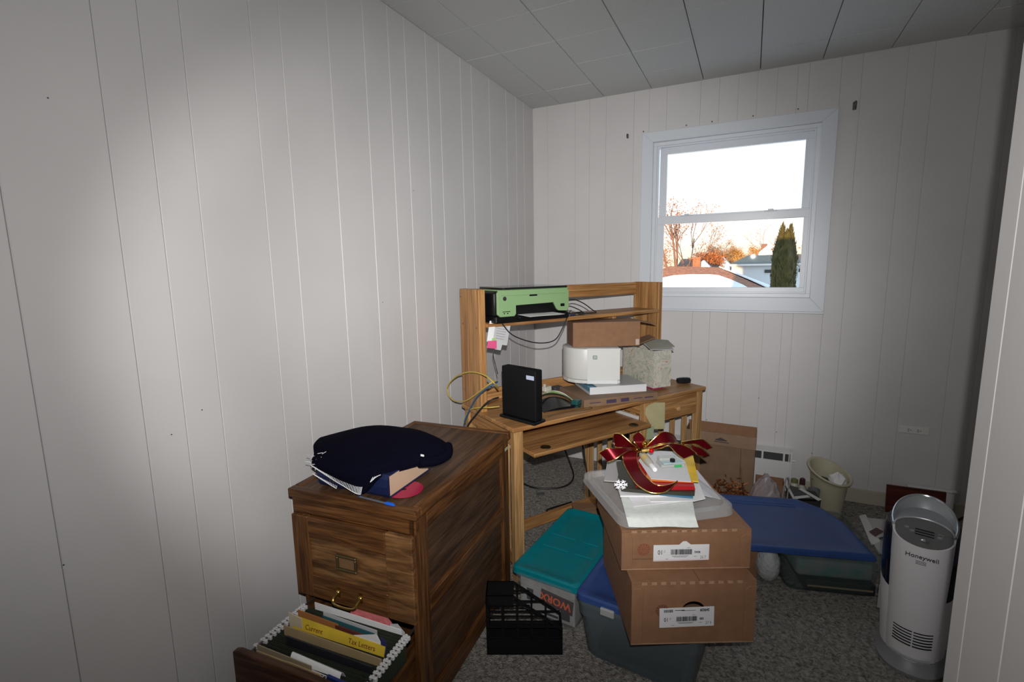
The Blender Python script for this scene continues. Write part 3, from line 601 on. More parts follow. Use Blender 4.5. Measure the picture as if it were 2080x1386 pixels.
cable('thin_lead', [dk(.455, .075, .7225), dk(.48, .055, .7225), dk(.47, .035, .7225), dk(.43, .035, .7225), dk(.36, .05, .7225), dk(.28, .055, .7225), dk(.22, .05, .7225)], .0018, mat('brown_lead', (.09, .06, .04), .5), 'thin brown lead lying along the front of desk')
wp = dthing('white_adapter', 'small white plug adapter at back of desk behind router', 'adapter', .50, .44, DZ, 10)
MB().box(-.025, -.014, 0, .025, .014, .026).build('housing', mat('offwhite_plastic', (.6, .58, .5), .4), wp, bevel=.003); MB().box(-.024, -.006, .026, -.012, .006, .042).build('prong_cover', mat('offwhite_plastic', (1, 1, 1)), wp, bevel=.002)
o = dthing('pale_card', 'pale yellow card under the white plug adapter', 'card', .47, .40, DZ, 0); MB().box(-.04, -.025, 0, .05, .025, .002).build('card', mat('pale_yellow', (.55, .53, .32), .7), o)
o = dthing('dark_box', 'small dark flat case on desk beside white plug adapter', 'case', .565, .44, DZ, 0); MB().box(-.025, -.02, 0, .03, .02, .018).build('case_body', mat('slate', (.05, .055, .065), .5), o, bevel=.003)
# flat carton, white box, laser printer, cardboard box
fc = dthing('flat_carton', 'flat brown carton with printed logos under the white box', 'box', .45, .067, DZ, -14)
carty = mat('carton_tan', (.22, .135, .08), .7, noise=(20, .08))
MB().box(0, 0, 0, .412, .295, .038).build('carton_body', carty, fc, bevel=.002)
prt = mat('purple_print', (.06, .04, .08), .7)
for x0_, x1_, z0_, z1_ in ((.03, .09, .018, .022), (.12, .175, .010, .028), (.20, .245, .010, .028), (.275, .32, .018, .022), (.335, .385, .016, .022)):
    MB().box(x0_, -.0006, z0_, x1_, .0004, z1_).build('printed_mark', prt, fc)
wf = dthing('white_flat_box', 'shallow white box tilted on the flat carton under laser printer', 'box', .538, .128, DZ+.0385, -21.5)
wbm = mat('white_board', (.68, .69, .70), .35)
MB().box(0, 0, 0, .303, .002, .037).build('front_wall', wbm, wf); MB().box(0, .235, 0, .303, .237, .037).build('back_wall', wbm, wf)
MB().box(.301, .002, 0, .303, .235, .037).build('end_wall', wbm, wf); MB().box(.0, .002, 0, .301, .235, .002).build('floor_panel', wbm, wf)
MB().box(.04, .002, .035, .303, .237, .038).build('lid_panel', mat('grey_gloss', (.42, .43, .43), .25), wf)
MB().box(.005, .004, .012, .29, .2, .03).build('blue_liner', mat('blue_liner', (.10, .25, .36), .5), wf)
lp = dthing('laser_printer', 'white laser printer with curved front stacked on the white box', 'printer', .575, .195, DZ+.077, -36)
lpm = mat('printer_ivory', (.60, .60, .565), .4)
foot = [(.17, 0), (.17, .215), (-.06, .215), (-.105, .19), (-.118, .15), (-.115, .10), (-.095, .05), (-.06, .016), (-.02, .002), (0, 0)]
MB().prism(foot, 0, .018).build('base', lpm, lp, bevel=.003)
MB().prism([(p[0], p[1]) for p in foot], .0195, .182).build('body', lpm, lp, bevel=.005, seg=2, smooth=True)
MB().box(.002, -.0015, .020, .168, .002, .178).build('side_cover', mat('printer_ivory2', (.64, .645, .615), .35), lp, bevel=.001)
MB().box(0.001, -.003, -.001, .158, .003, .020).build('side_foot', mat('printer_gloss', (.7, .71, .71), .15), lp, bevel=.002)
MB().box(.0, -.003, .176, .172, .004, .184).build('top_edge', mat('printer_gloss', (1, 1, 1)), lp, bevel=.002)
lgm = MB().prism(rrect(.03, .128, .052, .148, .004), -.003, -.001, 'y').build('logo_plate', mat('logo_green', (.12, .22, .17), .4), lp)
MB().prism(rrect(.033, .131, .049, .145, .003), -.0034, -.003, 'y').build('logo_field', paperg, lgm); text('lettering', 'hp', .014, mat('logo_green', (1, 1, 1)), lgm, (.0335, -.0036, .1335), FRONT)
cb = dthing('cardboard_carton', 'open brown cardboard carton lying on top of laser printer', 'box', .545, .27, DZ+.262, -29)
cw, ch, cdp = .352, .127, .17
MB().box(0, 0, 0, cw, .004, ch).build('front_wall', card, cb); MB().box(0, cdp, 0, cw, cdp+.004, ch).build('back_wall', card, cb)
MB().box(0, .004, 0, cw, cdp, .004).build('bottom_wall', card, cb); MB().box(0, .004, ch-.004, cw, cdp, ch).build('top_wall', card, cb); MB().box(0, .004, .004, .004, cdp, ch-.004).build('end_wall', card, cb)
for (y0_, z0_, y1_, z1_, e_) in ((.02, ch-.004, cdp, ch, -.022), (.02, 0, cdp, .004, .03)):
    MB().add([(cw, y0_, z0_), (cw, y1_, z0_), (cw+.1, y1_-.01, z0_+e_), (cw+.1, y0_+.03, z0_+e_), (cw, y0_, z1_), (cw, y1_, z1_), (cw+.1, y1_-.01, z1_+e_), (cw+.1, y0_+.03, z1_+e_)], [(0, 1, 2, 3), (7, 6, 5, 4), (0, 4, 5, 1), (1, 5, 6, 2), (2, 6, 7, 3), (3, 7, 4, 0)]).build('flap', card, cb)
MB().box(cw-.022, -.0005, .004, cw-.004, .0002, .034).build('sticker', mat('pale_sticker', (.5, .4, .36), .7), cb)
# floral magazine box with leaflets
flor = bpy.data.materials.new('floral_print'); flor.use_nodes = True; t = flor.node_tree; b = t.nodes['Principled BSDF']; b.inputs['Roughness'].default_value = .5
tc = t.nodes.new('ShaderNodeTexCoord'); n = t.nodes.new('ShaderNodeTexNoise'); n.inputs['Scale'].default_value = 15; n.inputs['Detail'].default_value = 5; n.inputs['Distortion'].default_value = 2.6
r = t.nodes.new('ShaderNodeValToRGB'); r.color_ramp.interpolation = 'LINEAR'
el = r.color_ramp.elements; el[0].position = .30; el[0].color = (.45, .16, .10, 1); el[1].position = .72; el[1].color = (.16, .30, .18, 1)
for p_, c_ in ((.38, (.60, .56, .46, 1)), (.47, (.62, .60, .52, 1)), (.52, (.45, .42, .38, 1)), (.58, (.58, .57, .48, 1)), (.64, (.36, .42, .30, 1))): q = el.new(p_); q.color = c_
t.links.new(tc.outputs['Object'], n.inputs['Vector']); t.links.new(n.outputs['Fac'], r.inputs[0]); t.links.new(r.outputs[0], b.inputs['Base Color'])
fb = dthing('floral_box', 'floral patterned storage box at the right end of desk', 'box', .965, .10, DZ+.015, -8)
MB().box(0, 0, 0, .118, .003, .205).box(0, .27, 0, .118, .273, .205).box(0, .003, 0, .003, .27, .205).box(.115, .003, 0, .118, .27, .205).box(.003, .003, 0, .115, .27, .003).build('box_body', flor, fb)
o = dthing('pink_holder', 'small magenta tin wedged under the floral box', 'tin', .985, .12, DZ, -8); MB().box(0, 0, 0, .07, .2, .014).build('tin_body', mat('magenta', (.35, .02, .12), .5), o, bevel=.002)
for k, (an, m_, lb_) in enumerate(((.30, paperg, 'grey leaflet slipping out over the floral box'), (.42, mat('kraft_grey', (.30, .28, .22), .7), 'drab folded leaflet poking out of the floral box'))):
    o = dthing('leaflet', lb_, 'leaflet', .968, .13, DZ+.2215+k*.005, -20-6*k)
    MB().add([(0, 0, .0), (.125, -.03, .0+.012*k), (.14, .1, .03), (.01, .16, .034), (0, 0, .002), (.125, -.03, .002+.012*k), (.14, .1, .032), (.01, .16, .036)], [(0, 1, 2, 3), (7, 6, 5, 4), (0, 4, 5, 1), (1, 5, 6, 2), (2, 6, 7, 3), (3, 7, 4, 0)]).build('leaf', m_, o)
po = dthing('glasses_case', 'glossy black glasses case at the back corner of desk', 'case', 1.235, .118, DZ+.019, -28)
MB().lathe([(.004, -.042), (.015, -.038), (.018, -.025), (.0185, .02), (.016, .034), (.006, .042)], 18, axis='x').build('case_body', mat('gloss_black', (1, 1, 1)), po, smooth=True); MB().lathe([(.0190, -.004), (.0190, -.002)], 18, axis='x').build('seam', blackm, po)
# note papers hanging on desk drawer
pd = lambda x, y, d_=0: pv(x, y, .006-d_)
quad3('drawer_note', [pd(1318, 823), pd(1330, 818), pd(1351, 818), pd(1350, 872), pd(1326, 872), pd(1311, 842), pd(1312, 830)], mat('pale_note', (.52, .47, .26), .7, noise=(20, .06)), 'pale yellow note paper hanging from the desk drawer', 'note')
quad3('drawer_note', [pd(1316, 866, .003), pd(1329, 866, .003), pd(1326, 893, .003), pd(1313, 893, .003)], mat('pale_green_note', (.36, .42, .26), .7), 'pale green slip hanging below the yellow note paper', 'note')

# ------------------------------------------------------------------ TOTES AND BOX STACK
def clearp(name, col, a, rough=.15): return mat(name, col, rough, alpha=a)
def tote(name, label, cat, loc, rot, w_, l_, h_, binm, taper=.03, rim=True):
    t_ = thing(name, label, cat, loc, rot)
    R0 = lambda k, z, r=.045: [(p[0], p[1], z) for p in rrect(k, k, w_-k, l_-k, r)]
    MB().loft([R0(taper+.012, .004), R0(taper+.002, 0), R0(taper-.004, .012), R0(taper*.35, h_*.72), R0(taper*.35-.006, h_*.74), R0(taper*.3-.008, h_)], cap=False).build('bin_wall', binm, t_, solid=.002, smooth=True)
    MB().prism(rrect(taper+.004, taper+.004, w_-taper-.004, l_-taper-.004, .04), .002, .005).build('bin_floor', binm, t_)
    if rim: MB().loft([R0(-.004, h_-.012, .05), R0(-.004, h_, .05), R0(.006, h_, .045), R0(.006, h_-.012, .045)], cap=False).build('bin_rim', binm, t_, smooth=True)
    return t_
def lid(par, w_, l_, z, m_, lip=.024, ins=.035, deep=-.005, r=.05):
    R0 = lambda k, zz, rr=None: [(p[0], p[1], zz) for p in rrect(k, k, w_-k, l_-k, rr or r)]
    return MB().loft([R0(.004, z-lip), R0(0, z-lip), R0(.0015, z-.006), R0(.008, z), R0(ins-.008, z), R0(ins, z+deep), R0(ins*2.5, z+deep)]).build('lid', m_, par, smooth=True)
bluel = mat('blue_lid', (.028, .065, .22), .42, noise=(30, .08)); teall = mat('teal_lid', (.0, .20, .235), .4, noise=(30, .06)); clearl = clearp('clear_lid', (.55, .56, .56), .32, .25)
binA = clearp('clear_bin_blue', (.16, .20, .22), .38, .2); binB = clearp('clear_bin_green', (.13, .18, .17), .16, .15); binC = clearp('clear_bin_grey', (.40, .40, .40), .10, .2)
TA = math.radians(-6)
ta_ = tote('storage_tote', 'clear storage tote with blue lid carrying the two shipping cartons', 'storage tote', (.905, 1.525, 0), TA, .43, .58, .225, binA)
ld = lid(ta_, .43, .58, .25, bluel, r=.03)
for x in (.12, .30): MB().box(x, .06, .245, x+.006, .52, .2475).build('lid_rib', bluel, ld)
MB().box(.10, -.008, .205, .15, .004, .232).build('latch', mat('grey_latch', (.35, .36, .36), .4), ta_, bevel=.003)
cn = MB().box(.07, .06, .008, .36, .5, .06).build('contents', mat('dark_fabric', (.02, .022, .03), .9, noise=(15, .5)), ta_)
tb = tote('storage_tote', 'clear storage tote with teal lid in front of desk', 'storage tote', (.60, 1.64, 0), math.radians(-5), .295, .565, .185, binC, taper=.022)
tl_ = lid(tb, .295, .565, .205, teall, lip=.03, ins=.03, r=.022)
for x, y, ln_ in ((.04, .30, .11), (.04, .20, .12), (.19, .30, .07), (.19, .20, .08)): MB().box(x, y, .199, x+ln_, y+.008, .2035).build('lid_rib', teall, tl_, bevel=.0015)
MB().box(.06, .0, .1945, .235, .05, .2015).build('lid_rib', teall, tl_, bevel=.003) if False else None
# carton with orange brand lettering inside the teal-lidded tote
wx = thing('tool_carton', 'white carton with upside down orange lettering inside teal lidded tote', 'box', (.628, 1.668, .008), math.radians(-5))
MB().box(0, 0, 0, .24, .3, .15).build('carton_body', mat('carton_white', (.38, .38, .37), .6, noise=(12, .2)), wx, bevel=.002)
brd = MB().box(.085, -.002, .068, .225, 0, .128).build('brand_panel', mat('brand_black', (.03, .012, .01), .5), wx); brd.rotation_euler = (0, .10, 0)
text('lettering', 'WORX', .044, mat('brand_orange', (.85, .11, .02), .5), brd, (.216, -.0024, .113), (PI/2, PI, 0), sx=.95, bold=.0012)
for x0_, z0_, x1_, z1_ in ((.10, .01, .17, .02), (.18, .015, .22, .05), (.03, .05, .06, .1)): MB().box(x0_, -.001, z0_, x1_, 0, z1_).build('printed_mark', ink, wx)
o = thing('yellow_packet', 'yellow packet pressed inside teal lidded tote', 'packet', (.665, 1.69, .1585), -.1); MB().box(0, 0, 0, .09, .12, .018).build('packet_body', mat('yellow_packet', (.40, .30, .10), .6, noise=(30, .4)), o, bevel=.004)
# shipping cartons
def shipbox(name, label, loc, rot, w_, l_, h_, hole=False):
    b_ = thing(name, label, 'box', loc, rot)
    if hole:
        hc, hr, hb = w_*.50, .034, h_*.565; arch = [(hc+hr*math.cos(math.radians(a)), hb+.8*hr*math.sin(math.radians(a))) for a in range(180, 89, -15)]
        archR = [(2*hc-p[0], p[1]) for p in arch]
        MB().prism([(0, 0), (hc, 0), (hc, hb-.005)]+[(arch[0][0], hb-.005)]+arch+[(hc, h_), (0, h_)], 0, .004, 'y').prism([(w_, 0), (w_, h_), (hc, h_)]+archR[::-1]+[(archR[0][0], hb-.005), (hc, hb-.005), (hc, 0)], 0, .004, 'y').build('front_wall', card, b_)
    else: MB().box(0, 0, 0, w_, .004, h_).build('front_wall', card, b_)
    MB().box(0, l_-.004, 0, w_, l_, h_).build('back_wall', card, b_)
    MB().box(0, .004, 0, .004, l_-.004, h_).build('side_wall', card, b_); MB().box(w_-.004, .004, 0, w_, l_-.004, h_).build('side_wall', card, b_)
    MB().box(.004, .004, 0, w_-.004, l_-.004, .004).build('bottom_wall', card, b_)
    MB().box(.0, .004, h_, w_*.545, l_, h_+.004).build('top_flap', card, b_); MB().box(w_*.55, .002, h_, w_, l_, h_+.004).build('top_flap', card, b_)
    # corner tabs folded round the front, perforated top edge
    for x0_, x1_ in ((0, .034), (w_-.034, w_)): MB().prism([(x0_, .004), (x1_, .004), (x1_, h_-.02), (x1_-.006, h_-.012), (x0_+.006, h_-.012), (x0_, h_-.02)] if x0_ == 0 else [(x0_, .004), (x1_, .004), (x1_, h_-.012), (x0_+.012, h_-.012), (x0_, h_-.024)], -.003, 0, 'y').build('corner_tab', card, b_, bevel=.001)
    for k in range(11):
        x = .03+k*(w_-.06)/11; MB().box(x, -.0012, h_-.003, x+.016, .002, h_+.0045).build('perforated_edge', cardd, b_)
    MB().box(.0, -.001, 0, w_, .003, .004).build('bottom_edge', cardd, b_)
    return b_
def shiplabel(par, x0, z0, w_, h_, ti, upper):
    if upper: pl = [(0, 0), (w_, .002), (w_, h_), (w_*.665, h_), (w_*.59, h_+.011), (w_*.53, h_+.011), (w_*.46, h_), (0, h_)]
    else: pl = [(0, 0), (w_, 0), (w_, h_), (0, h_)]
    l_ = MB().prism(pl, -.001, 0, 'y').build('shipping_label', mat('label_white', (.74, .74, .75), .45), par); l_.location = (x0, -.0035, z0); l_.rotation_euler = (0, ti, 0)
    y = -.0013
    k_ = h_ if upper else h_*.74
    text('lettering', '01', .021 if upper else .018, ink, l_, (.013, y, k_*.42), FRONT, sx=.8)
    text('lettering', 'IW04' if upper else '003', .010, ink, l_, (w_*.735, y, k_*.47), FRONT, sx=.8, bold=.0003)
    text('lettering', '26 7' if upper else '27 9', .013, inkg, l_, (w_*.84, y, k_*.14), FRONT, sx=.8)
    if not upper: text('lettering', '603643', .0125, ink, l_, (w_*.74, y, h_*.78), FRONT, sx=.75, bold=.0004)
    bars = MB(); x = w_*.315; rr = random.Random(5 if upper else 9)
    while x < w_*.69:
        wd = rr.choice((.0008, .0012, .0018, .0026)); bars.box(x, y-.0003, k_*.40, x+wd, y+.0003, k_*.72); x += wd+rr.choice((.0007, .0009, .0014))
    bars.build('barcode', ink, l_)['kind'] = 'stuff'
    sm = MB()
    for x_, z_, ww in ((.185, .62, .03), (.185, .54, .02), (.33, .30, .3), (.36, .24, .24), (.22, .12, .05), (.73, .27, .05), (.6, .80, .06)): sm.box(w_*x_, y-.0002, k_*z_, w_*(x_+ww), y+.0003, k_*z_+.0014)
    sm.build('fine_print', inkg, l_)['kind'] = 'stuff'
    if not upper:
        b2 = MB(); x = w_*.08
        while x < w_*.25: wd = rr.choice((.0008, .0014, .002)); b2.box(x, y-.0003, h_*.78, x+wd, y+.0003, h_*.92); x += wd+.001
        b2.box(w_*.28, y-.0003, h_*.86, w_*.46, y+.0003, h_*.885).box(w_*.40, y-.0003, h_*.84, w_*.66, y+.0003, h_*.855).build('barcode', ink, l_)['kind'] = 'stuff'
    else: MB().box(0, y, .003, w_, y+.0003, .0045).build('stripe', mat('label_pink', (.7, .45, .45), .5), l_)
    return l_
redst = mat('red_stamp', (.26, .055, .03), .7)
def emblem(par, x, z, m_):
    r_ = .0195; e_ = MB().loft([[(q*math.cos(2*PI*k/28), -.0041, q*math.sin(2*PI*k/28)) for k in range(28)] for q in (r_, r_*.93)], cap=False).loft([[(q*math.cos(2*PI*k/28), -.0041, q*math.sin(2*PI*k/28)) for k in range(28)] for q in (r_*.62, r_*.56)], cap=False)
    for k in range(12): a = 2*PI*k/12; e_.box(r_*.77*math.cos(a)-.002, -.0042, r_*.77*math.sin(a)-.002, r_*.77*math.cos(a)+.002, -.004, r_*.77*math.sin(a)+.002)
    e_.box(-.009, -.0042, -.001, .009, -.004, .001).box(-.006, -.0042, -.006, .006, -.004, -.004).box(-.006, -.0042, .004, .006, -.004, .006)
    o = e_.build('round_emblem', m_, par); o.location = (x, .0, z); return o
B1 = math.radians(26.4)
lb1 = shipbox('shipping_carton', 'larger brown shipping carton with handle hole, bottom of the stack', (1.141, 1.36, .2515), B1, .375, .42, .2, True)
shiplabel(lb1, .085, .058, .165, .064, -.02, False); emblem(lb1, .092, .115, mat('red_stamp_dark', (.16, .03, .02), .7))
ub1 = shipbox('shipping_carton', 'shallow brown shipping carton with red round emblem, upper of the stack', (1.097, 1.409, .457), math.radians(26), .40, .42, .126)
shiplabel(ub1, .098, .030, .172, .054, .0, True); emblem(ub1, .068, .070, redst)
MB().box(.035, -.0005, .035, .1, .0003, .0365).build('crease', mat('crease', (.10, .05, .03), .8), ub1)
# dark filling behind the handle hole is the inside of the carton itself
# translucent lid on the stack
CL = thing('clear_bin_lid', 'translucent plastic bin lid lying on the upper shipping carton', 'lid', (1.099, 1.41, .5885), math.radians(37.3))
wl_, ll_ = .404, .392
R0 = lambda k, z, r=.045: [(p[0], p[1], z) for p in rrect(k, k, wl_-k, ll_-k, r)]
MB().loft([R0(.002, 0), R0(0, .002), R0(.003, .026), R0(.008, .030), R0(.022, .030), R0(.028, .012), R0(.045, .010), R0(.06, .014), R0(.1, .014)]).build('lid_shell', clearl, CL, smooth=True)
ZL = .6025
def sheet(name, pxs, z, th, m_, label, cat, dz=None):
    P = [onz(x, y, z+(dz[i] if dz else 0)) for i, (x, y) in enumerate(pxs)]; c = sum(P, Vector())/len(P); c.z = z-th
    o = MB().tops([p-c for p in P], th).build(name, m_); o.location = c; return tag(o, label, cat)
# tissue sheet draped over the lid front
TS = [onz(1259, 985, .625), onz(1404, 985, .625), onz(1262, 1015, .622), onz(1406, 1012, .622), onz(1272, 1052, .6225), onz(1412, 1047, .6225), onz(1277, 1071, .604), onz(1419, 1071, .604)]
def tsf(a, b_):
    n = 3; x = min(b_*n, n-1e-6); i = int(x); f = x-i
    l_ = TS[2*i].lerp(TS[2*i+2], f); r_ = TS[2*i+1].lerp(TS[2*i+3], f); p = l_.lerp(r_, a); p.z += .0015*math.sin(9*a+3*b_); return p-TS[0]
o = MB().grid(tsf, 10, 12).build('tissue_sheet', mat('tissue', (.68, .72, .68), .8, noise=(60, .05)), solid=.0012, smooth=True); o.location = TS[0]; tag(o, 'pale grey green tissue sheet draped over front of bin lid', 'paper')
sheet('lined_sheet', [(1400, 1000), (1464, 1014), (1440, 985), (1416, 955), (1395, 958)], .6045, .0015, mat('lined_paper', (.60, .60, .66), .7), 'lined paper sheet lying flat on the translucent lid', 'paper')
sheet('white_sheet', [(1262, 985), (1288, 1029), (1410, 1016), (1400, 975), (1275, 965)], .629, .0015, mat('white_paper2', (.82, .82, .84), .6), 'white printed sheet above the tissue sheet', 'paper')
sheet('white_sheet', [(1305, 1004), (1322, 1019), (1411, 1018), (1433, 1013), (1420, 982), (1380, 970)], .6325, .002, paper, 'white envelope in the middle of the paper stack', 'envelope')
sheet('white_booklet', [(1253, 985), (1260, 1007), (1320, 1007), (1400, 1003), (1390, 965), (1260, 960)], .640, .006, mat('white_paper3', (.74, .74, .75), .6), 'white booklet under the dark catalogues', 'booklet')
sheet('blue_booklet', [(1330, 995), (1340, 1004), (1408, 1010), (1408, 1001), (1392, 960), (1320, 955)], .646, .005, mat('blue_cover', (.05, .16, .27), .45), 'blue booklet edge under the dark catalogues', 'booklet')
sheet('dark_catalogue', [(1252, 938), (1262, 992), (1330, 998), (1411, 1001), (1412, 993), (1395, 945), (1300, 930)], .658, .011, mat('dark_olive', (.035, .035, .025), .4), 'thick dark olive catalogues under the red folder', 'catalogue')
sheet('grey_brochure', [(1234, 935), (1227, 976), (1253, 978), (1262, 935)], .6455, .004, mat('grey_brochure', (.38, .37, .37), .5), 'grey and white brochure sticking out beside dark catalogues', 'brochure')
sheet('red_folder', [(1284, 940), (1292, 982), (1312, 988), (1411, 988), (1408, 978), (1392, 935), (1300, 925)], .672, .013, mat('red_folder', (.38, .008, .014), .4), 'bright red folder on the dark catalogues', 'folder')
sheet('yellow_booklet', [(1380, 932), (1395, 976), (1419, 978), (1408, 926), (1385, 920)], .6765, .004, mat('yellow_booklet', (.70, .46, .03), .5, noise=(12, .2)), 'yellow and orange booklet under the white sheet', 'booklet')
sheet('orange_sheet', [(1310, 975), (1330, 977), (1408, 980), (1400, 960), (1320, 945)], .6755, .002, mat('orange_edge', (.75, .2, .03), .5), 'orange edged sheet on the red folder', 'paper')
sheet('white_sheet', [(1297, 935), (1322, 973), (1404, 979), (1392, 938), (1375, 918), (1320, 915)], .6785, .0015, mat('white_paper4', (.66, .66, .68), .6), 'white sheet on top of the paper stack under the bottle', 'paper')
# clear plastic bottle with white cap
bp0, bp1 = onz(1303, 922, .695), onz(1330, 954, .6925)
bt = thing('clear_bottle', 'clear glue bottle with white cap lying beside red ribbon', 'bottle', (bp0+bp1)/2-Vector((0, 0, .014)))
dvec = (bp1-bp0); Lb = dvec.length; qx = dvec.normalized(); c_ = (bp0+bp1)/2-bt.location
def ax(r, t_): return [c_+qx*(t_*Lb-Lb/2)+(qx.cross(Vector((0, 0, 1))).normalized()*math.cos(2*PI*k/16)+Vector((0, 0, 1))*math.sin(2*PI*k/16))*r for k in range(16)]
MB().loft([ax(.004, 0), ax(.012, .05), ax(.014, .2), ax(.014, .6), ax(.010, .74), ax(.008, .78)]).build('bottle_body', clearp('bottle_clear', (.62, .60, .52), .6, .12), bt, smooth=True)
MB().loft([ax(.0085, .76), ax(.0085, 1.0), ax(.0075, 1.02)]).build('cap', mat('cap_white', (.8, .8, .8), .3), bt, smooth=True)
MB().loft([ax(.0143, .25), ax(.0143, .5)], cap=False).build('bottle_label', mat('bottle_label', (.62, .45, .18), .5), bt, smooth=True)
# clear blister pack with small parts
bpk = thing('blister_pack', 'clear plastic blister pack with dark knob on white sheet', 'package', onz(1362, 945, .679), math.radians(32))
MB().prism(rrect(-.045, -.026, .045, .026, .006), 0, .012).build('tray', clearp('blister', (.55, .58, .55), .55, .1), bpk, bevel=.003)
MB().box(-.035, -.020, .0125, .040, .006, .0145).build('insert_card', mat('pale_cyan', (.45, .60, .62), .5), bpk); MB().box(.002, -.0275, .002, .03, -.0255, .010).build('green_mark', mat('green_mark', (.03, .35, .10), .5), bpk)
MB().prism(rrect(-.035, .012, .03, .045, .008), .0, .022).build('bubble', clearp('blister', (1, 1, 1), 1), bpk, bevel=.005, seg=2)
MB().lathe([(.009, .0145), (.009, .024), (.007, .026)], 14, (.005, -.004)).build('knob', blackp, bpk, smooth=True)
# snowflake ornament
sf = thing('snowflake_ornament', 'white glitter snowflake ornament hanging over the stack edge', 'ornament', onz(1256, 990, .664))
sp_ = MB(); ctr = onz(1261, 985, .676)-sf.location
for k in range(6):
    a = PI*k/3; dv = rt*math.cos(a)*.021+up*math.sin(a)*.021; dv.z = dv.z*.7
    sp_.tube([ctr, ctr+dv], .002, 5)
    for s_ in (.5, .8):
        for g_ in (-1, 1): sd_ = (rt*math.cos(a+g_)*.008+up*math.sin(a+g_)*.008); sd_.z *= .7; sp_.tube([ctr+dv*s_, ctr+dv*s_+sd_], .0016, 4)
sp_.build('snowflake', mat('glitter_white', (.82, .82, .84), .4), sf)
# ribbon bow
BP = onz(1312, 930, .71); BN = Vector((fw.x, fw.y, 0)).normalized()
bow = thing('ribbon_bow', 'dark red christmas ribbon bow with gold wired edges and baubles', 'ribbon bow', BP)
ribm = bpy.data.materials.new('red_ribbon'); ribm.use_nodes = True; b = ribm.node_tree.nodes['Principled BSDF']; b.inputs['Base Color'].default_value = (.15, .003, .008, 1); b.inputs['Roughness'].default_value = .28; b.inputs['Metallic'].default_value = .65
def bp_(x, y, d_=0): return (onz(x, y, d_) if d_ > .5 else onpl(x, y, BP+BN*d_, BN))-BP
def ribbon(L_, R_, name='ribbon_loop'):
    A_ = cat_rom([bp_(*p) for p in L_], 7); B_ = cat_rom([bp_(*p) for p in R_], 7); n = len(A_)-1
    o = MB().add([q for p in zip(A_, B_) for q in p], [(2*i, 2*i+1, 2*i+3, 2*i+2) for i in range(n)]).build(name, ribm, bow, solid=.0006, smooth=True)
    MB().tube(A_, .0018, 6).build('gold_edge', gold, o, smooth=True); MB().tube(B_, .0018, 6).build('gold_edge', gold, o, smooth=True)
ribbon([(1298, 913, 0), (1284, 902, .0), (1271, 890, .01), (1260, 882, .02), (1248, 881, .04)], [(1295, 913, .01), (1271, 910, .02), (1252, 909, .03), (1248, 903, .05), (1246, 887, .05)])
ribbon([(1292, 911, 0), (1270, 910, -.02), (1252, 911, -.035), (1232, 912, -.04), (1217, 920, -.03)], [(1294, 915, -.01), (1278, 916, -.03), (1263, 924, -.05), (1248, 934, -.055), (1235, 939, -.04)])
ribbon([(1299, 912, .01), (1288, 898, .015), (1286, 887, .03), (1295, 878, .04)], [(1307, 910, .0), (1311, 898, .0), (1308, 887, .02), (1298, 878, .04)])
ribbon([(1312, 908, 0), (1332, 888, 0), (1347, 878, .01), (1366, 883, .03), (1376, 898, .04)], [(1314, 911, 0), (1336, 903, -.02), (1357, 900, -.02), (1370, 900, 0), (1378, 900, .03)])
ribbon([(1318, 912, 0), (1340, 905, -.01), (1360, 902, -.01), (1379, 903, .0), (1397, 908, .01), (1415, 921, .02)], [(1320, 915, .01), (1342, 911, -.02), (1358, 906, -.03), (1371, 918, -.03), (1380, 926, -.02), (1389, 932, -.01)], 'ribbon_tail')
ribbon([(1384, 899, .02), (1398, 896, .03), (1413, 894, .04), (1429, 894, .05), (1447, 910, .06)], [(1388, 905, .04), (1400, 902, .04), (1414, 902, .05), (1424, 908, .055), (1436, 914, .06)], 'ribbon_tail')
ribbon([(1404, 903, .05), (1413, 907, .055), (1426, 912, .06), (1441, 925, .07)], [(1404, 910, .06), (1411, 919, .065), (1420, 926, .07), (1430, 927, .075)], 'ribbon_tail')
ribbon([(1298, 916, -.01), (1272, 916, -.02), (1265, 926, -.035), (1267, 940, -.05), (1275, 958, .698), (1290, 981, .692), (1308, 995, .686), (1327, 1002, .682), (1351, 1000, .684), (1368, 987, .690), (1376, 977, .694)], [(1302, 917, -.01), (1296, 919, -.025), (1294, 926, -.04), (1295, 938, -.055), (1302, 955, .704), (1314, 970, .700), (1330, 984, .697), (1346, 987, .696), (1360, 985, .696), (1370, 981, .695), (1376, 977, .694)], 'ribbon_tail')
MB().sphere(tuple(bp_(1310, 902, -.02)), .0095, 14, (1, 1, 1.25)).build('gold_bauble', mat('gold_bauble', (.8, .45, .05), .15, metal=1), bow, smooth=True)
MB().sphere(tuple(bp_(1323, 916, -.02)), .009, 14).build('red_bauble', mat('red_bauble', (.6, .005, .01), .12, metal=.4), bow, smooth=True)
MB().tube([bp_(1303, 916, -.015), bp_(1318, 914, -.015)], .007, 8).build('knot', gold, bow, smooth=True)
